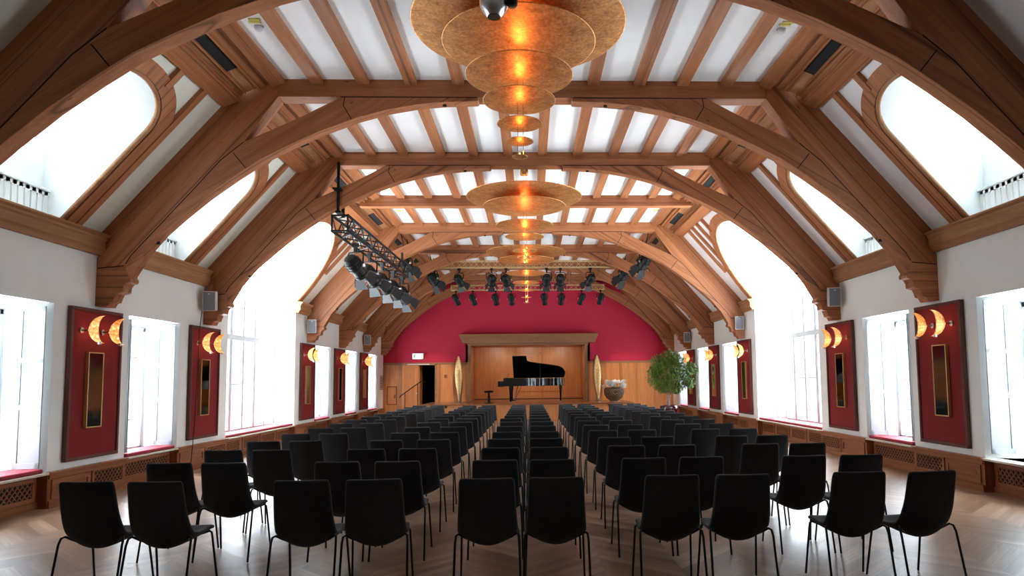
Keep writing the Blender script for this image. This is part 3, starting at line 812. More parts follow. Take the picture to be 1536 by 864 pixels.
for i, D in enumerate(PD):
    for sgn in (-1, 1):
        s_ = side[sgn]
        t = thing('fabric_wall_panel', 'tall red fabric panel in dark wood frame on the %s wall, %s' % (s_, pn[i]), 'wall panel', (sgn*6.0, D, PZ0), group='red fabric wall panels')
        y0, y1 = D-.55, D+.57
        fm = MB()
        xa, xb = sgn*5.995, sgn*5.935
        for a in ((y0, y1, PZ0, PZ0+.045), (y0, y1, PZ1-.045, PZ1), (y0, y0+.045, PZ0+.045, PZ1-.045), (y1-.045, y1, PZ0+.045, PZ1-.045)): fm.box(xa, xb, a[0], a[1], a[2], a[3])
        fm.build('frame', W_RIM, t, bevel=.006)
        MB().box(sgn*5.995, sgn*5.955, y0+.045, y1-.045, PZ0+.045, PZ1-.045).build('fabric', REDF, t)
        # mirror
        mr = thing('wall_mirror', 'narrow gilt-framed mirror on red panel of %s wall, %s' % (s_, pn[i]), 'mirror', (sgn*5.955, D-.05, -.578+FH), group='narrow mirrors on the red panels')
        a0, a1, b0, b1 = D-.22, D+.11, -.578+FH, .443+FH
        m = MB()
        for a in ((a0, a1, b0, b0+.016), (a0, a1, b1-.016, b1), (a0, a0+.016, b0+.016, b1-.016), (a1-.016, a1, b0+.016, b1-.016)): m.box(sgn*5.954, sgn*5.905, a[0], a[1], a[2], a[3])
        m.build('frame', GFRAME, mr, bevel=.003)
        MB().box(sgn*5.953, sgn*5.912, a0+.016, a1-.016, b0+.016, b1-.016).build('mirror_glass', MIRR, mr)
        for q, yy in enumerate((D-.36, D+.09)):
            l = thing('crescent_wall_lamp', '%s gold crescent lamp on red panel of %s wall, %s' % (('nearer', 'farther')[q], s_, pn[i]), 'wall lamp', (sgn*5.955, yy, .73+FH), group='crescent lamps on the red panels')
            o = crescent(sgn, yy).build('shade', GOLDL, l, smooth=True)
            so = o.modifiers.new('s', 'SOLIDIFY'); so.thickness = .006
            MB().tube([(sgn*5.955, yy+.03, .73+FH), (sgn*5.86, yy+.03, .73+FH)], .012, 8).tube([(sgn*5.955, yy+.03, .73+FH), (sgn*5.94, yy+.03, .73+FH)], .04, 14).build('wall_bracket', STEEL, l)
            MB().box(sgn*5.675, sgn*5.705, yy-.02, yy+.03, .535+FH, .575+FH).build('tip_clip', STEEL, l, bevel=.004)
            MB().lathe([(0, -.02), (.016, -.015), (.02, 0), (.016, .015), (0, .02)], c=(sgn*5.80, yy+.055, .73+FH), n=10).build('bulb', BULB, l, smooth=True)
            if i < 5:
                la = bpy.data.lights.new('crescent_glow', 'POINT'); la.energy = .15; la.color = (1, .5, .18); la.shadow_soft_size = .03
                lo = bpy.data.objects.new('crescent_glow', la); link(lo); lo.location = (sgn*5.80, yy+.10, .70+FH)
slab = {2: 'before the tall window', 3: 'beyond the tall window', 5: 'on the fifth visible arch'}
for i in (2, 3, 5):
    for sgn in (-1, 1):
        D = TD[i]
        if i == 2: lb = 'grey wall speaker on the %s corbel just before the tall window' % side[sgn]
        elif i == 3: lb = 'grey wall speaker on the %s corbel just beyond the tall window' % side[sgn]
        else: lb = 'small grey wall speaker on the %s corbel near the stage' % side[sgn]
        sp = thing('wall_speaker', lb, 'speaker', (sgn*5.82, D-.02, 1.5+FH), group='speakers on the arch corbels')
        R = Matrix.Translation((sgn*5.82, D-.13, 1.51+FH)) @ Matrix.Rotation(-sgn*.25, 4, 'Z') @ Matrix.Rotation(.14, 4, 'X')
        def RB(x0, x1, y0, y1, z0, z1):
            mb = MB().box(x0, x1, y0, y1, z0, z1); mb.v = [tuple(R @ Vector(v)) for v in mb.v]; return mb
        RB(-.115, .115, -.09, .09, -.18, .18).build('housing', SPKM, sp, bevel=.012)
        RB(-.098, .098, -.098, -.088, -.165, .165).build('grille', SPKG, sp, bevel=.003)
        RB(-.015, .015, -.1, -.097, .12, .14).build('badge', SPKM, sp)
        MB().tube([(sgn*5.82, D-.05, 1.51+FH), (sgn*5.84, D+.03, 1.51+FH)], .02, 8).build('wall_mount', BLK, sp)
# cable running down beside the second left panel
cb = MB().tube([(-5.90, 12.55, 1.32+FH), (-5.925, 12.52, .9+FH), (-5.92, 12.50, .2+FH), (-5.925, 12.46, -.6+FH), (-5.92, 12.40, -1.05+FH), (-5.92, 12.36, -1.35+FH), (-5.94, 12.36, -1.52+FH)], .006, 6)
tag(cb.build('speaker_cable', BLKP, None, smooth=True), 'thin black cable hanging down over the second red panel on left wall', 'cable')
# notice board at the far end of left wall
nb = thing('notice_board', 'small grey notice with printed text on the left wall beside the stage door', 'notice', (-6.0, 28.0, -.4+FH))
MB().box(-5.998, -5.97, 27.75, 28.25, -.33+FH, .25+FH).build('board', GREY, nb)
m = MB(); 
for k in range(6): m.box(-5.969, -5.967, 27.8, 28.2-.05*(k % 3), .12-.07*k+FH, .14-.07*k+FH)
m.build('printed_lines', BLKP, nb)
# exit sign
es = thing('exit_sign', 'white illuminated exit sign box with green pictogram above the stage door', 'sign', (-4.55, YB, 1.0+FH))
MB().box(-4.80, -4.34, YB-.12, YB-.001, .90+FH, 1.15+FH).build('sign_box', WHITE, es, bevel=.012)
MB().box(-4.78, -4.36, YB-.123, YB-.12, .915+FH, 1.135+FH).build('sign_face', SIGNW, es)
m = MB().box(-4.73, -4.70, YB-.125, YB-.123, .97+FH, 1.09+FH).box(-4.73, -4.64, YB-.125, YB-.123, 1.07+FH, 1.09+FH).box(-4.73, -4.66, YB-.125, YB-.123, 1.02+FH, 1.04+FH).box(-4.73, -4.62, YB-.125, YB-.123, .97+FH, .985+FH).box(-4.60, -4.56, YB-.125, YB-.123, 1.0+FH, 1.02+FH)
m.build('pictogram', GREENS, es)

# ------------------------------------------------------------------ chandeliers
RAD = [1.168, .835, .585, .393, .243, .149, .085]
def chandelier(x, y, z, label):
    t = thing('disc_chandelier', label, 'chandelier', (x, y, 4.36+FH), group='gold disc chandeliers')
    for k, r in enumerate(RAD):
        dz = z[k] + FH; dep = .055*r + .01; n = 64 if k < 3 else 40
        prof = [(r*q, -dep*(1-(q)**2)) for q in (0.0001, .15, .3, .45, .6, .75, .88, .96, .99, 1.0)]
        prof2 = prof + [(r*1.0, .003)] + [(a, b+.006) for a, b in prof[::-1]]
        prof2[0] = (0, prof2[0][1]); prof2[-1] = (0, prof2[-1][1])
        MB().lathe(prof2, c=(x, y, dz), n=n).build('disc', GOLDD, t, smooth=True)
        s = .012 if k < 4 else .009
        if k == len(RAD)-1: continue
        bz = z[k+1] + FH + .035
        MB().lathe([(0, -s*1.6), (s, -s), (s, s), (0, s*1.6)], c=(x+.0, y, bz), n=10).build('bulb', BULB, t, smooth=True)
        la = bpy.data.lights.new('chandelier_light', 'POINT'); la.energy = [1.4, 1.3, .85, .55, .33, .2, .1][k]; la.color = (1, .40, .10); la.shadow_soft_size = .02
        lo = bpy.data.objects.new('chandelier_light', la); link(lo); lo.location = (x, y-.01, bz+.03)
    zl = z[-1]+FH
    m = MB()
    for a in (0, 2*PI/3, 4*PI/3):
        m.tube([(x+.04*math.cos(a), y+.04*math.sin(a), 4.2+FH), (x+.04*math.cos(a), y+.04*math.sin(a), zl-.0)], .0035, 6)
    m.build('suspension_cable', BRASS, t)
    MB().lathe([(0, 4.15), (.078, 4.15), (.082, 4.17), (.082, 4.345), (0, 4.345)], c=(x, y, FH), n=28).build('canopy', BRASS, t, smooth=False, bevel=.004)
chandelier(-.055, 7.20, [3.86, 3.66, 3.30, 3.02, 2.76, 2.565, 2.395], 'largest-looking gold disc chandelier, hanging nearest the camera below the ceiling')
chandelier(-.05, 13.60, [3.69, 3.50, 3.11, 2.88, 2.59, 2.45, 2.33], 'gold disc chandelier in the middle of the hall with its brass canopy showing')
chandelier(-.05, 19.85, [3.74, 3.50, 3.12, 2.84, 2.62, 2.41, 2.25], 'farthest gold disc chandelier, in front of the stage lighting bars')

# ------------------------------------------------------------------ stage lighting
def box_truss(name, label, p0, p1, size, r, matl, group=None, seg=None):
    """square lattice girder from p0 to p1 (centre line)"""
    p0, p1 = Vector(p0), Vector(p1)
    t = thing(name, label, 'lighting truss', tuple(p0), group=group)
    d = (p1-p0); L = d.length; d.normalize()
    a = d.cross(Vector((0, 0, 1))).normalized(); b = a.cross(d).normalized(); h = size/2
    cs = [a*h+b*h, -a*h+b*h, -a*h-b*h, a*h-b*h]
    for c in cs: MB().tube([p0+c, p1+c], r, 8).build('chord', matl, t, smooth=True)
    m = MB(); n = seg or max(4, int(L/size)); 
    for i in range(n+1):
        for k in range(4): 
            if i in (0, n): m.tube([p0+d*(L*i/n)+cs[k], p0+d*(L*i/n)+cs[(k+1) % 4]], r*.7, 6)
    for i in range(n):
        for k in range(4):
            A, B = cs[k], cs[(k+1) % 4]
            if i % 2: A, B = B, A
            m.tube([p0+d*(L*i/n)+A, p0+d*(L*(i+1)/n)+B], r*.55, 6)
    m.build('lattice_braces', matl, t)
    return t
bt = box_truss('lighting_truss', 'black lattice lighting truss hanging lengthwise under the roof on the left', (-3.56, 12.95, 3.02+FH), (-3.42, 18.6, 2.98+FH), .30, .026, BLK)
for y, x0, x1 in ((13.02, -3.52, -3.50), (18.55, -3.42, -3.42)):
    m = MB().box(x0-.03, x0+.03, y-.02, y+.02, 3.14+FH, 3.62+FH if y < 14 else 3.5+FH)
    m.build('hanging_strap', BLKP, bt)
MB().box(-3.62, -3.46, 12.62, 13.10, 3.60+FH, 3.62+FH).box(-3.575, -3.525, 12.77, 12.80, 3.2+FH, 4.15+FH).box(-3.60, -3.50, 12.77, 13.0, 3.18+FH, 3.22+FH).build('clamp_plate', BLKP, bt)
box_truss('lighting_bar', 'upper gold lattice lighting bar spanning the roof behind the fourth arch', (-3.05, 23.05, 3.93+FH), (3.02, 23.05, 3.93+FH), .22, .014, ALUW, 'gold lattice lighting bars', 30)
box_truss('lighting_bar', 'lower gold lattice lighting bar hanging just before the red end wall', (-2.98, 26.35, 3.58+FH), (2.95, 26.35, 3.58+FH), .18, .014, ALUW, 'gold lattice lighting bars', 30)
lb_ = [o for o in bpy.data.objects if o.name.startswith('lighting_bar')]
for o, y, zz, zt_ in ((lb_[0], 23.05, 4.04, 4.36), (lb_[1], 26.35, 3.67, 4.36)):
    for x in (-2.1, -.0, 2.1) if y < 24 else (-1.6, 1.6):
        MB().tube([(x, y, zz+FH), (x, y, zt_+FH)], .008, 6).build('hanger', STEEL, o)

def spotlight_proto(style):
    """stage spotlight hanging from local origin, aimed towards local +y and down; style 0 fresnel with barn doors, 1 short profile"""
    t = thing('stage_spotlight', 'x', 'spotlight', (0, 0, 0))
    MB().box(-.02, .02, -.02, .02, -.09, .03).box(-.04, .04, -.03, .03, -.01, .05).build('hook_clamp', BLKP, t)
    yk = [(-.15, 0, -.32), (-.155, 0, -.14), (-.12, 0, -.09), (.12, 0, -.09), (.155, 0, -.14), (.15, 0, -.32)]
    MB().tube(yk, .013, 6).build('yoke', BLKP, t)
    R = Matrix.Translation((0, 0, -.30)) @ Matrix.Rotation(math.radians(-128 if style == 0 else -140), 4, 'X')
    L = .20 if style == 0 else .26
    prof = [(0, -L*.9), (.085, -L*.85), (.115, -L*.6), (.12, L*.2), (.10, L*.3), (.10, L*.75), (.115, L*.8), (.115, L)]
    mb = MB().lathe(prof + [(.09, L), (.085, L*.9), (0, L*.9)], n=18, M=R); mb.build('lamp_body', BLK, t, smooth=False)
    m = MB()
    for k in range(4):
        for q in range(3):
            m.lathe([(.118, -L*.5+q*.05), (.128, -L*.5+q*.05), (.128, -L*.47+q*.05), (.118, -L*.47+q*.05)], n=18, M=R) if k == 0 else None
    m.build('cooling_fins', BLKP, t)
    if style == 0:
        m = MB()
        for k in range(4):
            Q = R @ Matrix.Translation((0, 0, L)) @ Matrix.Rotation(k*PI/2, 4, 'Z') @ Matrix.Translation((0, .105, 0)) @ Matrix.Rotation(math.radians(-28), 4, 'X')
            vs = [Q @ Vector(v) for v in ((-.08, 0, 0), (.08, 0, 0), (.12, 0, .15), (-.12, 0, .15), (-.08, .004, 0), (.08, .004, 0), (.12, .004, .15), (-.12, .004, .15))]
            m.add(vs, [(0,1,2,3),(4,7,6,5),(0,4,5,1),(1,5,6,2),(2,6,7,3),(3,7,4,0)])
        m.build('barn_doors', BARN, t)
    for q in (-1, 1): MB().tube([(q*.175, -.0, -.30), (q*.15, 0, -.30)], .024, 10).build('tilt_knob', STEEL, t)
    return t
protos = [spotlight_proto(0), spotlight_proto(1)]
used = [False, False]
def spot(x, y, z, style, rz, label, group, scale=1.0):
    if not used[style]: o = protos[style]; used[style] = True
    else: o = copy_tree(protos[style])
    o.location = (x, y, z+FH); o.rotation_euler = (0, 0, rz); o.scale = (scale,)*3
    o['label'] = label; o['group'] = group; return o
A_ = ['leftmost', 'second from left', 'third from left', 'third from right', 'second from right', 'rightmost']
for k, (x, rz) in enumerate(((-2.34, -.5), (-1.24, .1), (-.75, -.2), (.63, .1), (1.10, .0), (2.12, .5))):
    spot(x, 23.05, 3.745, 0, rz, 'black spotlight with barn doors, %s on the upper gold lighting bar' % A_[k], 'spotlights on the upper gold bar', 1.15)
B_ = ['leftmost', 'second from left', 'third from left', 'fourth from left', 'fourth from right', 'third from right', 'second from right', 'rightmost']
for k, (x, rz) in enumerate(((-2.80, -.6), (-2.15, -.5), (-1.27, -.2), (-.66, -.1), (.62, -.15), (1.28, .1), (2.07, .5), (2.81, .2))):
    spot(x, 26.35, 3.425, 1, rz, 'short black spotlight, %s on the lower gold lighting bar' % B_[k], 'spotlights on the lower gold bar', .95)
L_ = ['nearest', 'second', 'third', 'fourth', 'farthest']
for k, (x, y) in enumerate(((-3.50, 13.9), (-3.47, 15.0), (-3.44, 16.2), (-3.40, 17.3), (-3.36, 18.3))):
    spot(x, y, 2.755 - .006*k, 0, -.5, 'large black spotlight with barn doors, %s from the camera under the black truss' % L_[k], 'spotlights under the black truss', 1.35)
# clusters on the roof sides
for (x, y, z, n_, lab) in ((-3.50, 19.45, 3.72, 2, 'left rafter by the black truss end'), (-3.15, 22.6, 3.75, 2, 'left rafter behind the fourth arch'), (3.40, 19.6, 3.76, 2, 'right rafter beyond the tall window'), (3.22, 22.6, 3.88, 2, 'right rafter behind the fourth arch')):
    sg = -1 if x < 0 else 1
    for q in range(n_):
        spot(x + sg*.05*q, y + .66*q, z, 0, (-.6 if sg < 0 else .6), 'black spotlight, %s of two at the %s' % (('nearer', 'farther')[q], lab), 'spotlights on the rafters', 1.2)
    # short pipe carrying them
    pp = thing('spotlight_pipe', 'short black pipe at the %s' % lab, 'pipe', (x, y, z+FH), group='spotlight pipes')
    MB().tube([(x, y-.3, z+.085+FH), (x+sg*.05, y+.9, z+.085+FH)], .022, 8).build('pipe', BLK, pp)
    MB().tube([(x, y-.2, z+.085+FH), (x+sg*.1, y-.2, 4.22+FH)], .012, 6).build('drop_rod', BLK, pp)
    MB().tube([(x+sg*.04, y+.8, z+.085+FH), (x+sg*.1, y+.8, 4.22+FH)], .012, 6).build('drop_rod', BLK, pp)
# steel cylinder lights at top centre
c1 = thing('ceiling_cylinder_light', 'large brushed steel cylinder light hanging at the top centre of the photo', 'ceiling light', (-.27, 6.05, 4.36+FH))
MB().lathe([(0, 0), (.055, 0), (.062, .004), (.105, .05), (.130, .10), (.133, .16), (.133, .75), (0, .75)], c=(-.268, 6.05, 3.33+FH), n=36).build('housing', STEEL, c1, smooth=True)
MB().lathe([(0, -.003), (.06, -.003), (.06, .01), (0, .01)], c=(-.268, 6.05, 3.33+FH), n=24).build('lens', BLKP, c1)
MB().tube([(-.268, 6.05, 4.07+FH), (-.268, 6.05, 4.36+FH)], .015, 8).build('stem', BLK, c1)
c2 = thing('ceiling_cylinder_light', 'small black cylinder light beside the large steel one at the top centre', 'ceiling light', (-.10, 6.0, 4.36+FH))
MB().lathe([(0, 0), (.035, 0), (.05, .02), (.05, .5), (0, .5)], c=(-.10, 6.0, 3.40+FH), n=20).build('housing', BLK, c2, smooth=True)
MB().tube([(-.10, 6.0, 3.9+FH), (-.10, 6.0, 4.36+FH)], .01, 8).build('stem', BLK, c2)
# smoke detectors
for x, y, lb in ((-3.257, 8.19, 'left of the nearest chandelier'), (3.228, 8.15, 'right of the nearest chandelier'), (-3.306, 17.47, 'left, above the black truss'), (3.333, 17.4, 'right, beyond the tie beam')):
    s = thing('smoke_detector', 'small white smoke detector with yellow tab on ceiling, %s' % lb, 'smoke detector', (x, y, 4.36+FH), group='smoke detectors')
    MB().lathe([(0, -.05), (.035, -.05), (.05, -.03), (.055, 0), (0, 0)], c=(x, y, 4.36+FH), n=20).build('sensor_head', WHITE, s, smooth=True)
    MB().box(x-.07, x+.07, y-.14, y-.10, 4.345+FH, 4.36+FH).box(x-.05, x+.09, y-.20, y-.16, 4.345+FH, 4.36+FH).build('marker_tab', YEL, s)
# small grille on the right slope near the camera
g = slopes[1]
m = MB()
def gp(y, s, d): return SP(1, y, s, d)
s0 = 2.2
for a in range(7):
    for (ya, yb, sa, sb) in ((5.70+a*.055, 5.715+a*.055, s0, s0+.35), (5.70, 6.05, s0+a*.055, s0+.015+a*.055)):
        m.add([gp(y, s, d) for y in (ya, yb) for s in (sa, sb) for d in (.006, .02)], [(0,1,3,2),(4,6,7,5),(0,4,5,1),(2,3,7,6),(0,2,6,4),(1,5,7,3)])
m.build('air_grille', WHITE, g)
MB().add([gp(y, s, .004) for y, s in ((5.70, s0), (6.05, s0), (6.05, s0+.35), (5.70, s0+.35))], [(0,1,2,3)]).build('grille_backing', DARK, g)

# ------------------------------------------------------------------ things on the stage
def piano():
    z0 = ST; P = thing('grand_piano', 'black lacquered concert grand piano with raised lid on the stage', 'piano', (0, 25.8, z0))
    # outline x (length), y (width): near curved side low y, spine high y
    yn, yf = 25.18, 26.62
    bent = [(-.56, yn), (-.10, yn), (.02, yn+.03), (.12, yn+.13), (.26, yn+.30), (.45, yn+.45), (.70, yn+.55), (.95, yn+.63), (1.15, yn+.74), (1.30, yn+.93), (1.37, yn+1.15), (1.34, yn+1.36), (1.24, yf)]
    def cr(P_, n=6):
        o = []
        for i in range(len(P_)-1):
            p0, p1, p2, p3 = P_[max(i-1, 0)], P_[i], P_[i+1], P_[min(i+2, len(P_)-1)]
            for k in range(n):
                t_ = k/n; o.append(tuple(.5*((2*p1[j]) + (-p0[j]+p2[j])*t_ + (2*p0[j]-5*p1[j]+4*p2[j]-p3[j])*t_*t_ + (-p0[j]+3*p1[j]-3*p2[j]+p3[j])*t_**3) for j in (0, 1)))
        return o + [P_[-1]]
    bent = [bent[0]] + cr(bent[1:])
    caseo = [(-.95, yf), (-.95, yn), (-.56, yn)] + bent[1:]
    zb, zt_ = -.22+FH, .065+FH
    c = MB().xy(caseo, zb, zt_); c.build('case', LACQ, P, bevel=.008)
    MB().xy([(x*.985-.0, yn+.05+(y-yn)*.93) for x, y in caseo if x > -.7] + [(-.6, yf-.06), (-.6, yn+.06)][0:0], zt_, zt_+.004).build('iron_frame', BRASS, P)
    MB().box(-1.15, -.93, yn, yf, zb-.02, zb+.07).box(-1.15, -.93, yn, yn+.06, zb+.07, zb+.19).box(-1.15, -.93, yf-.06, yf, zb+.07, zb+.19).build('keybed', LACQ, P, bevel=.008)
    MB().box(-1.11, -.96, yn+.07, yf-.07, zb+.07, zb+.10).build('white_keys', KEYW, P)
    m = MB()
    for k in range(36):
        if k % 5 in (1, 3, 4) or k % 7 == 2: m.box(-1.05, -.96, yn+.09+k*.034, yn+.105+k*.034, zb+.10, zb+.113)
    m.build('black_keys', LACQ, P)
    MB().xz([(-.95, zb+.09), (-.93, zt_+.02), (-.60, zt_+.02), (-.60, zt_-.1), (-.9, zb+.09)], yn+.06, yf-.06).build('fallboard', LACQ, P)
    MB().xz([(-.86, zt_+.02), (-.75, zt_+.17), (-.735, zt_+.17), (-.84, zt_+.02)], yn+.4, yf-.4).build('music_desk', LACQ, P)
    # lid: outline rotated up about the spine
    ang = math.radians(33.5); hinge = (yf, zt_+.01)
    def lift(x, y, t): 
        d = yf - y; return (x, hinge[0]-d*math.cos(ang)+t*math.sin(ang), hinge[1]+d*math.sin(ang)+t*math.cos(ang))
    lo = [(-.60, yf), (-.60, yn-.02), (-.10, yn-.02), (-.07, yn+.38)] + [(x+.02, y+.02) for x, y in bent[30:]]
    lo = [(-.60, yf), (-.62, yn-.02), (-.10, yn-.02), (-.06, yn+.30), (.05, yn+.37), (.3, yn+.43), (.6, yn+.50), (.9, yn+.58), (1.15, yn+.66), (1.30, yn+.80), (1.39, yn+1.02), (1.40, yn+1.2), (1.36, yf)]
    MB().prism(lo, lift, 0, .025).build('lid', LACQ, P, bevel=.004)
    MB().tube([(.42, yn+.50, zt_), (.42, 26.62-.98*math.cos(ang), hinge[1]+.98*math.sin(ang))], .010, 8).build('lid_prop', LACQ, P)
    def leg(x, y):
        l = MB().prism([(-.055, zb), (.055, zb), (.06, zb-.10), (.045, zb-.14), (.028, z0+.10), (.036, z0+.07), (-.036, z0+.07), (-.028, z0+.10), (-.045, zb-.14), (-.06, zb-.10)], lambda p, q, t: (x+p, y+t, q), -.05, .05).build('leg', LACQ, P, bevel=.004)
        MB().lathe([(0, -.05), (.045, -.05), (.05, 0), (.045, .05), (0, .05)], n=14, M=Matrix.Translation((x, y, z0+.045)) @ Matrix.Rotation(PI/2, 4, 'X') @ Matrix.Scale(.8, 4)).box(x-.035, x+.035, y-.04, y+.04, z0+.05, z0+.075).build('castor', BRASSP, l)
    leg(-.69, yn+.14); leg(-.66, yf-.16); leg(1.20, yn+1.02)
    m = MB().tube([(-.42, 25.86, zb), (-.58, 25.86, z0+.12)], .014, 8).tube([(-.42, 25.98, zb), (-.58, 25.98, z0+.12)], .014, 8).box(-.66, -.5, 25.80, 26.04, z0+.09, z0+.13).tube([(-.28, 25.92, zb), (-.52, 25.92, z0+.14)], .008, 6)
    m.build('pedal_lyre', LACQ, P)
    m = MB()
    for q in range(3): m.box(-.76, -.64, 25.83+q*.07, 25.86+q*.07, z0+.055, z0+.07)
    m.build('pedal', BRASS, P)
piano()
s = thing('piano_stool', 'round black adjustable stool on the stage left of the piano', 'stool', (-1.51, 25.75, ST))
MB().lathe([(0, 0), (.17, 0), (.175, .015), (.05, .03), (.045, .05), (0, .05)], c=(-1.51, 25.75, ST), n=28).build('base', BLKP, s, smooth=False)
MB().lathe([(.05, .02), (.055, .28), (.035, .30), (.03, .40), (.0, .40)], c=(-1.51, 25.75, ST), n=20).build('column', BLK, s, smooth=True)
MB().lathe([(0, .40), (.10, .40), (.16, .415), (.178, .44), (.172, .465), (.14, .48), (0, .485)], c=(-1.51, 25.75, ST), n=28).build('seat', BLKP, s, smooth=True)

def leaf_sculpture(x, y, flip, label):
    t = thing('gold_leaf_sculpture', label, 'sculpture', (x, y, ST), group='tall gold leaf sculptures')
    H = 1.86; n = 30; m = 8; hw = .155
    vs = []
    for i in range(n+1):
        u = i/n; w = hw*(math.sin(PI*min(1, max(0, u))**1.3)**.95 if 0 < u < 1 else 0) + .022
        z = .02 + u*(H-.02)
        lean = .05*(1-u)*(1)
        for j in range(m+1):
            f_ = j/m*2-1
            vs.append((x + flip*(lean) + w*f_, y + .07*(f_*f_)*(w/hw) - .03*math.sin(PI*u), ST + z))
    fs = [(i*(m+1)+j, i*(m+1)+j+1, (i+1)*(m+1)+j+1, (i+1)*(m+1)+j) for i in range(n) for j in range(m)]
    o = MB().add(vs, fs).build('gold_blade', GOLDS, t, smooth=True)
    so = o.modifiers.new('s', 'SOLIDIFY'); so.thickness = .008
    # darker rear blade
    vs2 = []
    for i in range(n+1):
        u = i/n; w = hw*.9*(math.sin(PI*u**1.3)**.95 if 0 < u < 1 else 0) + .02
        for j in range(3):
            f_ = j-1
            vs2.append((x + .10*(1-u)**1.5 - .02 + w*f_, y + .12 + .04*abs(f_), ST + .02 + u*(H-.02)))
    o = MB().add(vs2, [(i*3+j, i*3+j+1, (i+1)*3+j+1, (i+1)*3+j) for i in range(n) for j in range(2)]).build('dark_back_blade', SILV, t, smooth=True)
    so = o.modifiers.new('s', 'SOLIDIFY'); so.thickness = .01
    MB().box(x+flip*.05-.09, x+flip*.05+.09, y-.05, y+.19, ST, ST+.025).build('base', SILV, t, bevel=.004)
leaf_sculpture(-2.86, 27.8, .6, 'tall pointed gold leaf sculpture standing left of the piano recess')
leaf_sculpture(2.77, 27.8, .8, 'tall pointed gold leaf sculpture standing right of the piano recess')
bw = thing('woven_bowl', 'large round woven bowl on the stage right of the piano, filled with orchids', 'bowl', (3.28, 26.4, ST))
MB().lathe([(0, .0), (.15, .0), (.16, .03), (.30, .13), (.385, .28), (.40, .40), (.375, .50), (.33, .545), (.31, .53), (.36, .40), (.34, .28), (.2, .15), (0, .12)], c=(3.28, 26.4, ST), n=36).build('bowl_body', WOVEN, bw, smooth=True)
MB().lathe([(0, 0), (.19, 0), (.19, .015), (0, .015)], c=(3.28, 26.4, ST), n=30).build('foot_plate', STONE, bw)
MB().lathe([(0, .44), (.32, .44), (.34, .48), (0, .50)], c=(3.28, 26.4, ST), n=24).build('soil', plain('sand_fill', (.6, .42, .2), .8), bw)
random.seed(3)
PETAL = plain('orchid_petal', (.85, .85, .80), .5, noise=.05)
ORCL = plain('orchid_green', (.12, .2, .05), .6)
mf = MB(); ms = MB()
for k in range(46):
    a = random.uniform(0, 2*PI); r = .46*math.sqrt(random.random()); zc = ST + .70 + random.uniform(-.10, .14) - r*.12
    cx_, cy_ = 3.28 + r*math.cos(a), 26.4 + r*math.sin(a)*.8
    ms.tube([(3.28+.4*(cx_-3.28), 26.4+.4*(cy_-26.4), ST+.46), (cx_*.85+3.28*.15, cy_*.85+26.4*.15, zc+.02), (cx_, cy_, zc)], .005, 4)
    M0 = Matrix.Translation((cx_, cy_, zc)) @ Matrix.Rotation(random.uniform(-.6, .6), 4, 'Y') @ Matrix.Rotation(random.uniform(-.5, .5) + PI/2, 4, 'X')
    for q in range(5):
        Q = M0 @ Matrix.Rotation(q*2*PI/5, 4, 'Z')
        mf.add([Q @ Vector(v) for v in ((0, 0, 0), (.028, .03, .008), (.02, .062, .0), (-.02, .062, .0), (-.028, .03, .008))], [(0, 1, 2, 3, 4)])
mf.build('orchid_flowers', PETAL, bw); ms.build('orchid_stems', ORCL, bw)

# potted fig tree
pt = thing('potted_fig_tree', 'bushy green potted fig tree in dark red glossy pot beside the stage', 'potted plant', (4.70, 23.0, 0))
POT = plain('maroon_glaze', (.06, .008, .012), .12, coat=.8)
MB().lathe([(0, 0), (.20, 0), (.23, .03), (.29, .50), (.30, .62), (.27, .63), (.255, .60), (.22, .55), (0, .55)], c=(4.70, 23.0, 0), n=32).build('pot', POT, pt, smooth=True)
BARK = plain('pale_bark', (.42, .36, .30), .8, noise=.3, scale=30)
tm = MB()
for a in range(3):
    o_ = Vector((.05*math.cos(a*2.1), .05*math.sin(a*2.1), 0))
    tm.tube([Vector((4.70, 23.0, .55))+o_, Vector((4.70, 23.0, .75))+o_*.4, Vector((4.71, 23.0, 1.0))+o_*1.2, Vector((4.72+.25*math.cos(a*2.1+1), 23.0+.25*math.sin(a*2.1+1), 1.6))], [.03, .028, .024, .012], 8)
random.seed(11)
LEAFM, nt, bs, out = mat('fig_leaves')
tc = nt.nodes.new('ShaderNodeTexCoord'); no = N(nt, 'ShaderNodeTexNoise', Scale=3.0, Detail=3.0); nt.links.new(tc.outputs['Object'], no.inputs['Vector'])
nt.links.new(ramp(nt, no.outputs[0], [(.3, (.05, .12, .014)), (.7, (.22, .36, .05))]), bs.inputs['Base Color']); bs.inputs['Roughness'].default_value = .45
bs.inputs['Subsurface Weight'].default_value = 0.0
lm = MB()
blobs = [(0, 0, 1.72, .50), (-.46, 0, 1.55, .34), (.42, .1, 1.60, .36), (-.35, .1, 2.08, .32), (.02, 0, 2.20, .36), (.30, 0, 2.05, .34), (.72, 0, 1.85, .28), (.68, .1, 1.42, .24), (0, -.2, 1.38, .36), (-.25, -.1, 1.30, .26), (.25, 0, 1.25, .22), (-.48, 0, 1.80, .24)]
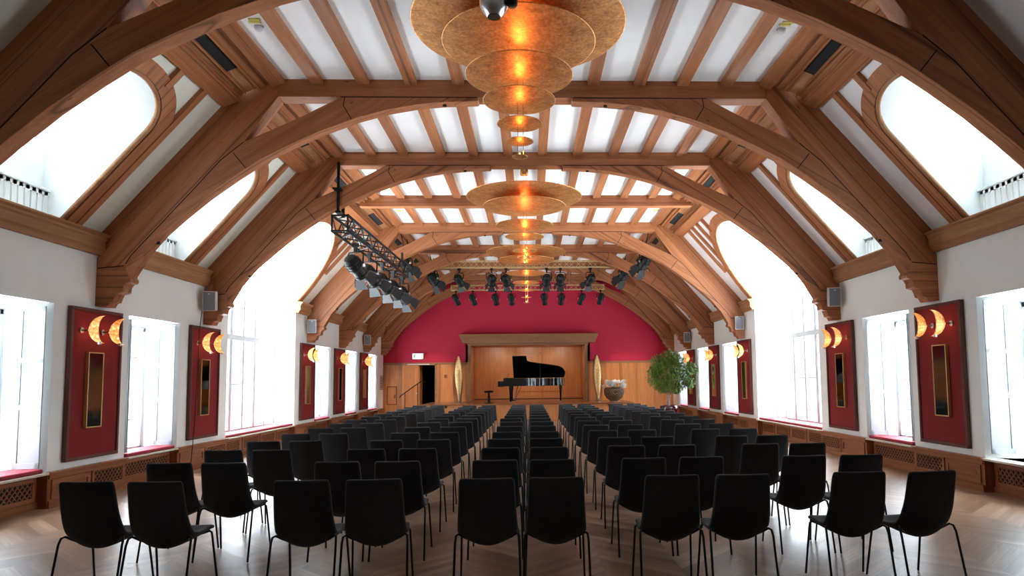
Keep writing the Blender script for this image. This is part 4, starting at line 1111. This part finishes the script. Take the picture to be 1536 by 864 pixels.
for bx, by, bz, br in blobs:
    tm.tube([(4.72, 23.0, 1.3), (4.72+bx*.6, 23+by*.6, 1.3+(bz-1.3)*.6), (4.72+bx, 23+by, bz)], [.014, .009, .004], 5)
    for k in range(int(1500*br)):
        v = Vector((random.gauss(0, 1), random.gauss(0, 1), random.gauss(0, 1))).normalized()*br*(random.random()**.45)
        p = Vector((4.74+bx, 23.0+by, bz)) + v
        L = random.uniform(.06, .105); w = L*.23
        az = random.uniform(0, 2*PI); dr = random.uniform(-1.35, -.5)
        d = Vector((math.cos(az)*math.cos(dr), math.sin(az)*math.cos(dr), math.sin(dr))); s_ = d.cross(Vector((random.uniform(-.3, .3), random.uniform(-.3, .3), 1))).normalized()
        n_ = s_.cross(d)
        lm.add([p, p+d*L*.45+s_*w+n_*.006, p+d*L-n_*.01, p+d*L*.45-s_*w+n_*.006], [(0, 1, 2, 3)])
for k in range(26):      # loose shoots
    a = random.uniform(-.3, PI+.3); q = Vector((4.76+.66*math.cos(a), 23+random.uniform(-.3, .3), 1.75+.55*math.sin(a)))
    for j in range(7):
        p = q + Vector((math.cos(a)*.025*j, 0, .02*j*math.sin(a)-.002*j*j))
        az = random.uniform(0, 2*PI); d = Vector((math.cos(az), math.sin(az)*.3, random.uniform(-.8, .1))).normalized(); s_ = d.cross(Vector((0, 0, 1))).normalized()
        lm.add([p, p+d*.03+s_*.012, p+d*.065, p+d*.03-s_*.012], [(0, 1, 2, 3)])
tm.build('trunk', BARK, pt, smooth=True)
fo = lm.build('foliage', LEAFM, pt)

# ------------------------------------------------------------------ chairs
def chair_proto():
    t = thing('padded_chair', 'x', 'chair', (0, 0, 0), group='black chairs facing the stage')
    prof = [  # y, z, half width, edge lift (towards the sitter)
        (-.014, .845, .186, .012), (-.012, .828, .199, .016), (.000, .74, .202, .026), (.012, .65, .206, .032), (.026, .57, .211, .042), (.040, .50, .216, .058),
        (.056, .435, .220, .080), (.090, .378, .222, .104), (.150, .352, .222, .108), (.230, .362, .222, .082), (.320, .392, .219, .048), (.400, .424, .212, .020), (.455, .436, .205, .006), (.492, .424, .195, 0)]
    m = 10; vs = []
    for i, (y, z, hw, lf) in enumerate(prof):
        a = prof[max(0, i-1)]; b = prof[min(len(prof)-1, i+1)]
        ty, tz = b[0]-a[0], b[1]-a[1]; L = math.hypot(ty, tz); ny, nz = -tz/L, ty/L       # normal towards sitter
        for j in range(m+1):
            f_ = j/m*2-1
            q_ = abs(f_)**1.8; vs.append((hw*f_, y + ny*lf*q_, z + nz*lf*q_))
    fs = [(i*(m+1)+j, i*(m+1)+j+1, (i+1)*(m+1)+j+1, (i+1)*(m+1)+j) for i in range(len(prof)-1) for j in range(m)]
    mb = MB().add(vs, fs)
    me = bpy.data.meshes.new('seat_shell'); me.from_pydata([tuple(v) for v in mb.v], [], mb.f)
    for p in me.polygons: p.use_smooth = True
    me.materials.append(CHAIRF)
    o = bpy.data.objects.new('seat_shell', me); link(o); o.parent = t
    so = o.modifiers.new('s', 'SOLIDIFY'); so.thickness = .032; so.offset = 0
    ss = o.modifiers.new('ss', 'SUBSURF'); ss.levels = 1; ss.render_levels = 1
    r = .0085
    for sx in (-1, 1):
        MB().tube([(sx*.10, .16, .375), (sx*.17, .13, .412), (sx*.208, .105, .440), (sx*.224, .085, .432), (sx*.228, .065, .39), (sx*.234, -.02, .004)], r, 8).build('leg', LEGM, t, world=False, smooth=True)
        MB().tube([(sx*.10, .34, .390), (sx*.165, .375, .405), (sx*.200, .39, .418), (sx*.212, .402, .405), (sx*.214, .41, .37), (sx*.228, .480, .004)], r, 8).build('leg', LEGM, t, world=False, smooth=True)
    MB().tube([(-.10, .16, .375), (.10, .16, .375)], r, 8).tube([(-.10, .34, .390), (.10, .34, .390)], r, 8).tube([(-.10, .16, .375), (-.10, .34, .390)], r, 8).tube([(.10, .16, .375), (.10, .34, .390)], r, 8).build('seat_frame', LEGM, t, world=False, smooth=True)
    return t
rows = [4.90, 5.99, 7.10, 8.14, 9.27, 10.36, 11.48, 12.53, 13.60, 14.65, 15.76, 16.85, 17.98, 19.10]
rows_c = [4.88, 5.99, 7.06, 8.13, 9.20, 10.33, 11.42, 12.43, 13.46, 14.45, 15.48, 16.4, 17.35, 18.25, 19.1]
ow_ = ['front', 'second', 'third', 'fourth', 'fifth', 'sixth', 'seventh', 'eighth', 'ninth', 'tenth', 'eleventh', 'twelfth', 'thirteenth', 'fourteenth', 'fifteenth']
ow_[0] = 'nearest'
cols = [(-3.12, 'seat closest to the left windows', -1.5, .13), (-2.61, 'inner seat of the far left pair', -1.5, .10), (-1.65, 'outer seat of the left middle pair', 0, .04), (-1.12, 'aisle seat of the left middle pair', 0, .03),
        (-.275, 'left seat of the centre pair', 0, 0), (.225, 'right seat of the centre pair', 0, 0), (1.03, 'aisle seat of the right middle pair', 0, 0), (1.54, 'outer seat of the right middle pair', 0, 0),
        (2.42, 'inner seat of the far right pair', 0, 0), (2.94, 'seat closest to the right windows', 4, 0)]
proto = chair_proto(); first = True
random.seed(5)
for ci, (x, cl, rot, dy) in enumerate(cols):
    rr = rows_c if ci in (4, 5) else rows
    for ri, y in enumerate(rr):
        o = proto if first else copy_tree(proto); first = False
        jx = random.uniform(-.015, .015) if ci not in (4, 5) else random.uniform(-.004, .004); jr = random.uniform(-1.6, 1.6)*(.35 if ci in (4, 5) else 1)
        if ci in (4,) and ri == 7: jx = -.04
        if ci == 5 and ri >= 7: jx = -.01
        if ci in (4, 5) and ri == 0: jx = .0 if ci == 4 else -.01
        if ci == 3 and ri == 0: jx = .05
        if ci == 2 and ri == 0: jx = .07
        if ri == 0:
            jr = {0: -1, 1: -1, 3: 4, 9: 7}.get(ci, 0)
        if ci in (0, 1) and ri > 8: dy2 = dy + .15*(ri-8)/2
        else: dy2 = dy
        yy = min(y + dy2, 19.75 - .0)
        o.location = (x+jx, yy + random.uniform(-.015, .015), 0)
        o.rotation_euler = (0, 0, math.radians(rot*.6 + jr))
        o['label'] = 'black padded chair, %s row from camera, %s' % (ow_[ri], cl)

# ------------------------------------------------------------------ light
w = bpy.data.worlds.new('daylight'); sc.world = w; w.use_nodes = True
nt = w.node_tree; bg = nt.nodes['Background']
tcw = nt.nodes.new('ShaderNodeTexCoord'); spw = nt.nodes.new('ShaderNodeSeparateXYZ'); nt.links.new(tcw.outputs['Generated'], spw.inputs[0])
mpw = N(nt, 'ShaderNodeMapRange'); mpw.inputs['From Min'].default_value = -1; nt.links.new(spw.outputs[2], mpw.inputs[0])
nt.links.new(ramp(nt, mpw.outputs[0], [(0.0, (.62, .69, .76)), (.36, (.52, .57, .62)), (.45, (.05, .054, .059)), (.55, (.052, .056, .062)), (.70, (.46, .505, .55))]), bg.inputs[0])
bg.inputs[1].default_value = 14.0
def portal(x, y, z, sy, sz, sgn):
    la = bpy.data.lights.new('window_portal', 'AREA'); la.shape = 'RECTANGLE'; la.size = sz; la.size_y = sy
    la.cycles.is_portal = True
    o = bpy.data.objects.new('window_portal', la); link(o); o.location = (sgn*x, y, z)
    o.rotation_euler = (0, sgn*PI/2, 0)
for sgn in (-1, 1):
    for k, c in win:
        if k == 's': portal(XP_S+.10, c, (ZS+ZT-.09)/2, 1.2, ZT-.09-ZS, sgn)
        else: portal(XP_W+.12, c, (ZS+3.7+FH)/2, 2*HWW, 3.65+FH-ZS, sgn)
    for c in (8.10, 11.26): portal(6.36, c, 3.13+FH, 1.4, 1.04, sgn)
# stage spotlights that are switched on, and added recess fill
def spotl(loc, tgt, e, ang, col=(1, .86, .66), r=.05):
    la = bpy.data.lights.new('stage_and_fill_light', 'SPOT'); la.energy = e; la.spot_size = math.radians(ang); la.spot_blend = .6; la.color = col; la.shadow_soft_size = r
    o = bpy.data.objects.new('stage_and_fill_light', la); link(o); o.location = loc
    o.rotation_euler = (Vector(tgt)-Vector(loc)).to_track_quat('-Z', 'Y').to_euler()
spotl((-2.34, 23.2, 3.2+FH), (-2.85, 27.8, 1.8), 90, 14)
spotl((2.12, 23.2, 3.2+FH), (2.78, 27.8, 1.8), 90, 14)
for q in (-1.5, 0, 1.5): spotl((q, 29.0, 1.46+FH), (q*1.1, 31.2, 1.0), 15, 110)  # added downlights without fixtures, to brighten the recess panelling
spotl((-2.1, 24.0, 2.9+FH), (-4.3, 28.4, .95), 150, 34)
spotl((2.1, 24.0, 2.9+FH), (4.3, 28.4, 1.0), 150, 34)

# ------------------------------------------------------------------ camera
cam = bpy.data.cameras.new('camera'); co = bpy.data.objects.new('camera', cam); link(co); sc.camera = co
f_, cx_, cy_, yaw, pitch, roll = 1024, 832.73, 489.17, .0376, .0784, -.011
cam.sensor_width = 36; cam.lens = 36*f_/1536
cam.shift_x = (768-cx_)/1536; cam.shift_y = (cy_-432)/1536
M = Matrix.Rotation(-yaw, 4, 'Z') @ Matrix.Rotation(PI/2 + pitch, 4, 'X') @ Matrix.Rotation(roll, 4, 'Z')
co.matrix_world = Matrix.Translation((.0357, 0, FH)) @ M
cam.clip_end = 200; cam.clip_start = .05
# ------------------------------------------------------------------ render look
sc.view_settings.view_transform = 'Standard'; sc.view_settings.look = 'None'
sc.view_settings.gamma = 1; sc.view_settings.use_curve_mapping = False
sc.view_settings.exposure = 2.2
sc.cycles.use_denoising = True
sc.cycles.max_bounces = 8; sc.cycles.diffuse_bounces = 5; sc.cycles.glossy_bounces = 3; sc.cycles.transparent_max_bounces = 8
sc.cycles.sample_clamp_indirect = 6
sc.cycles.caustics_reflective = False; sc.cycles.caustics_refractive = False
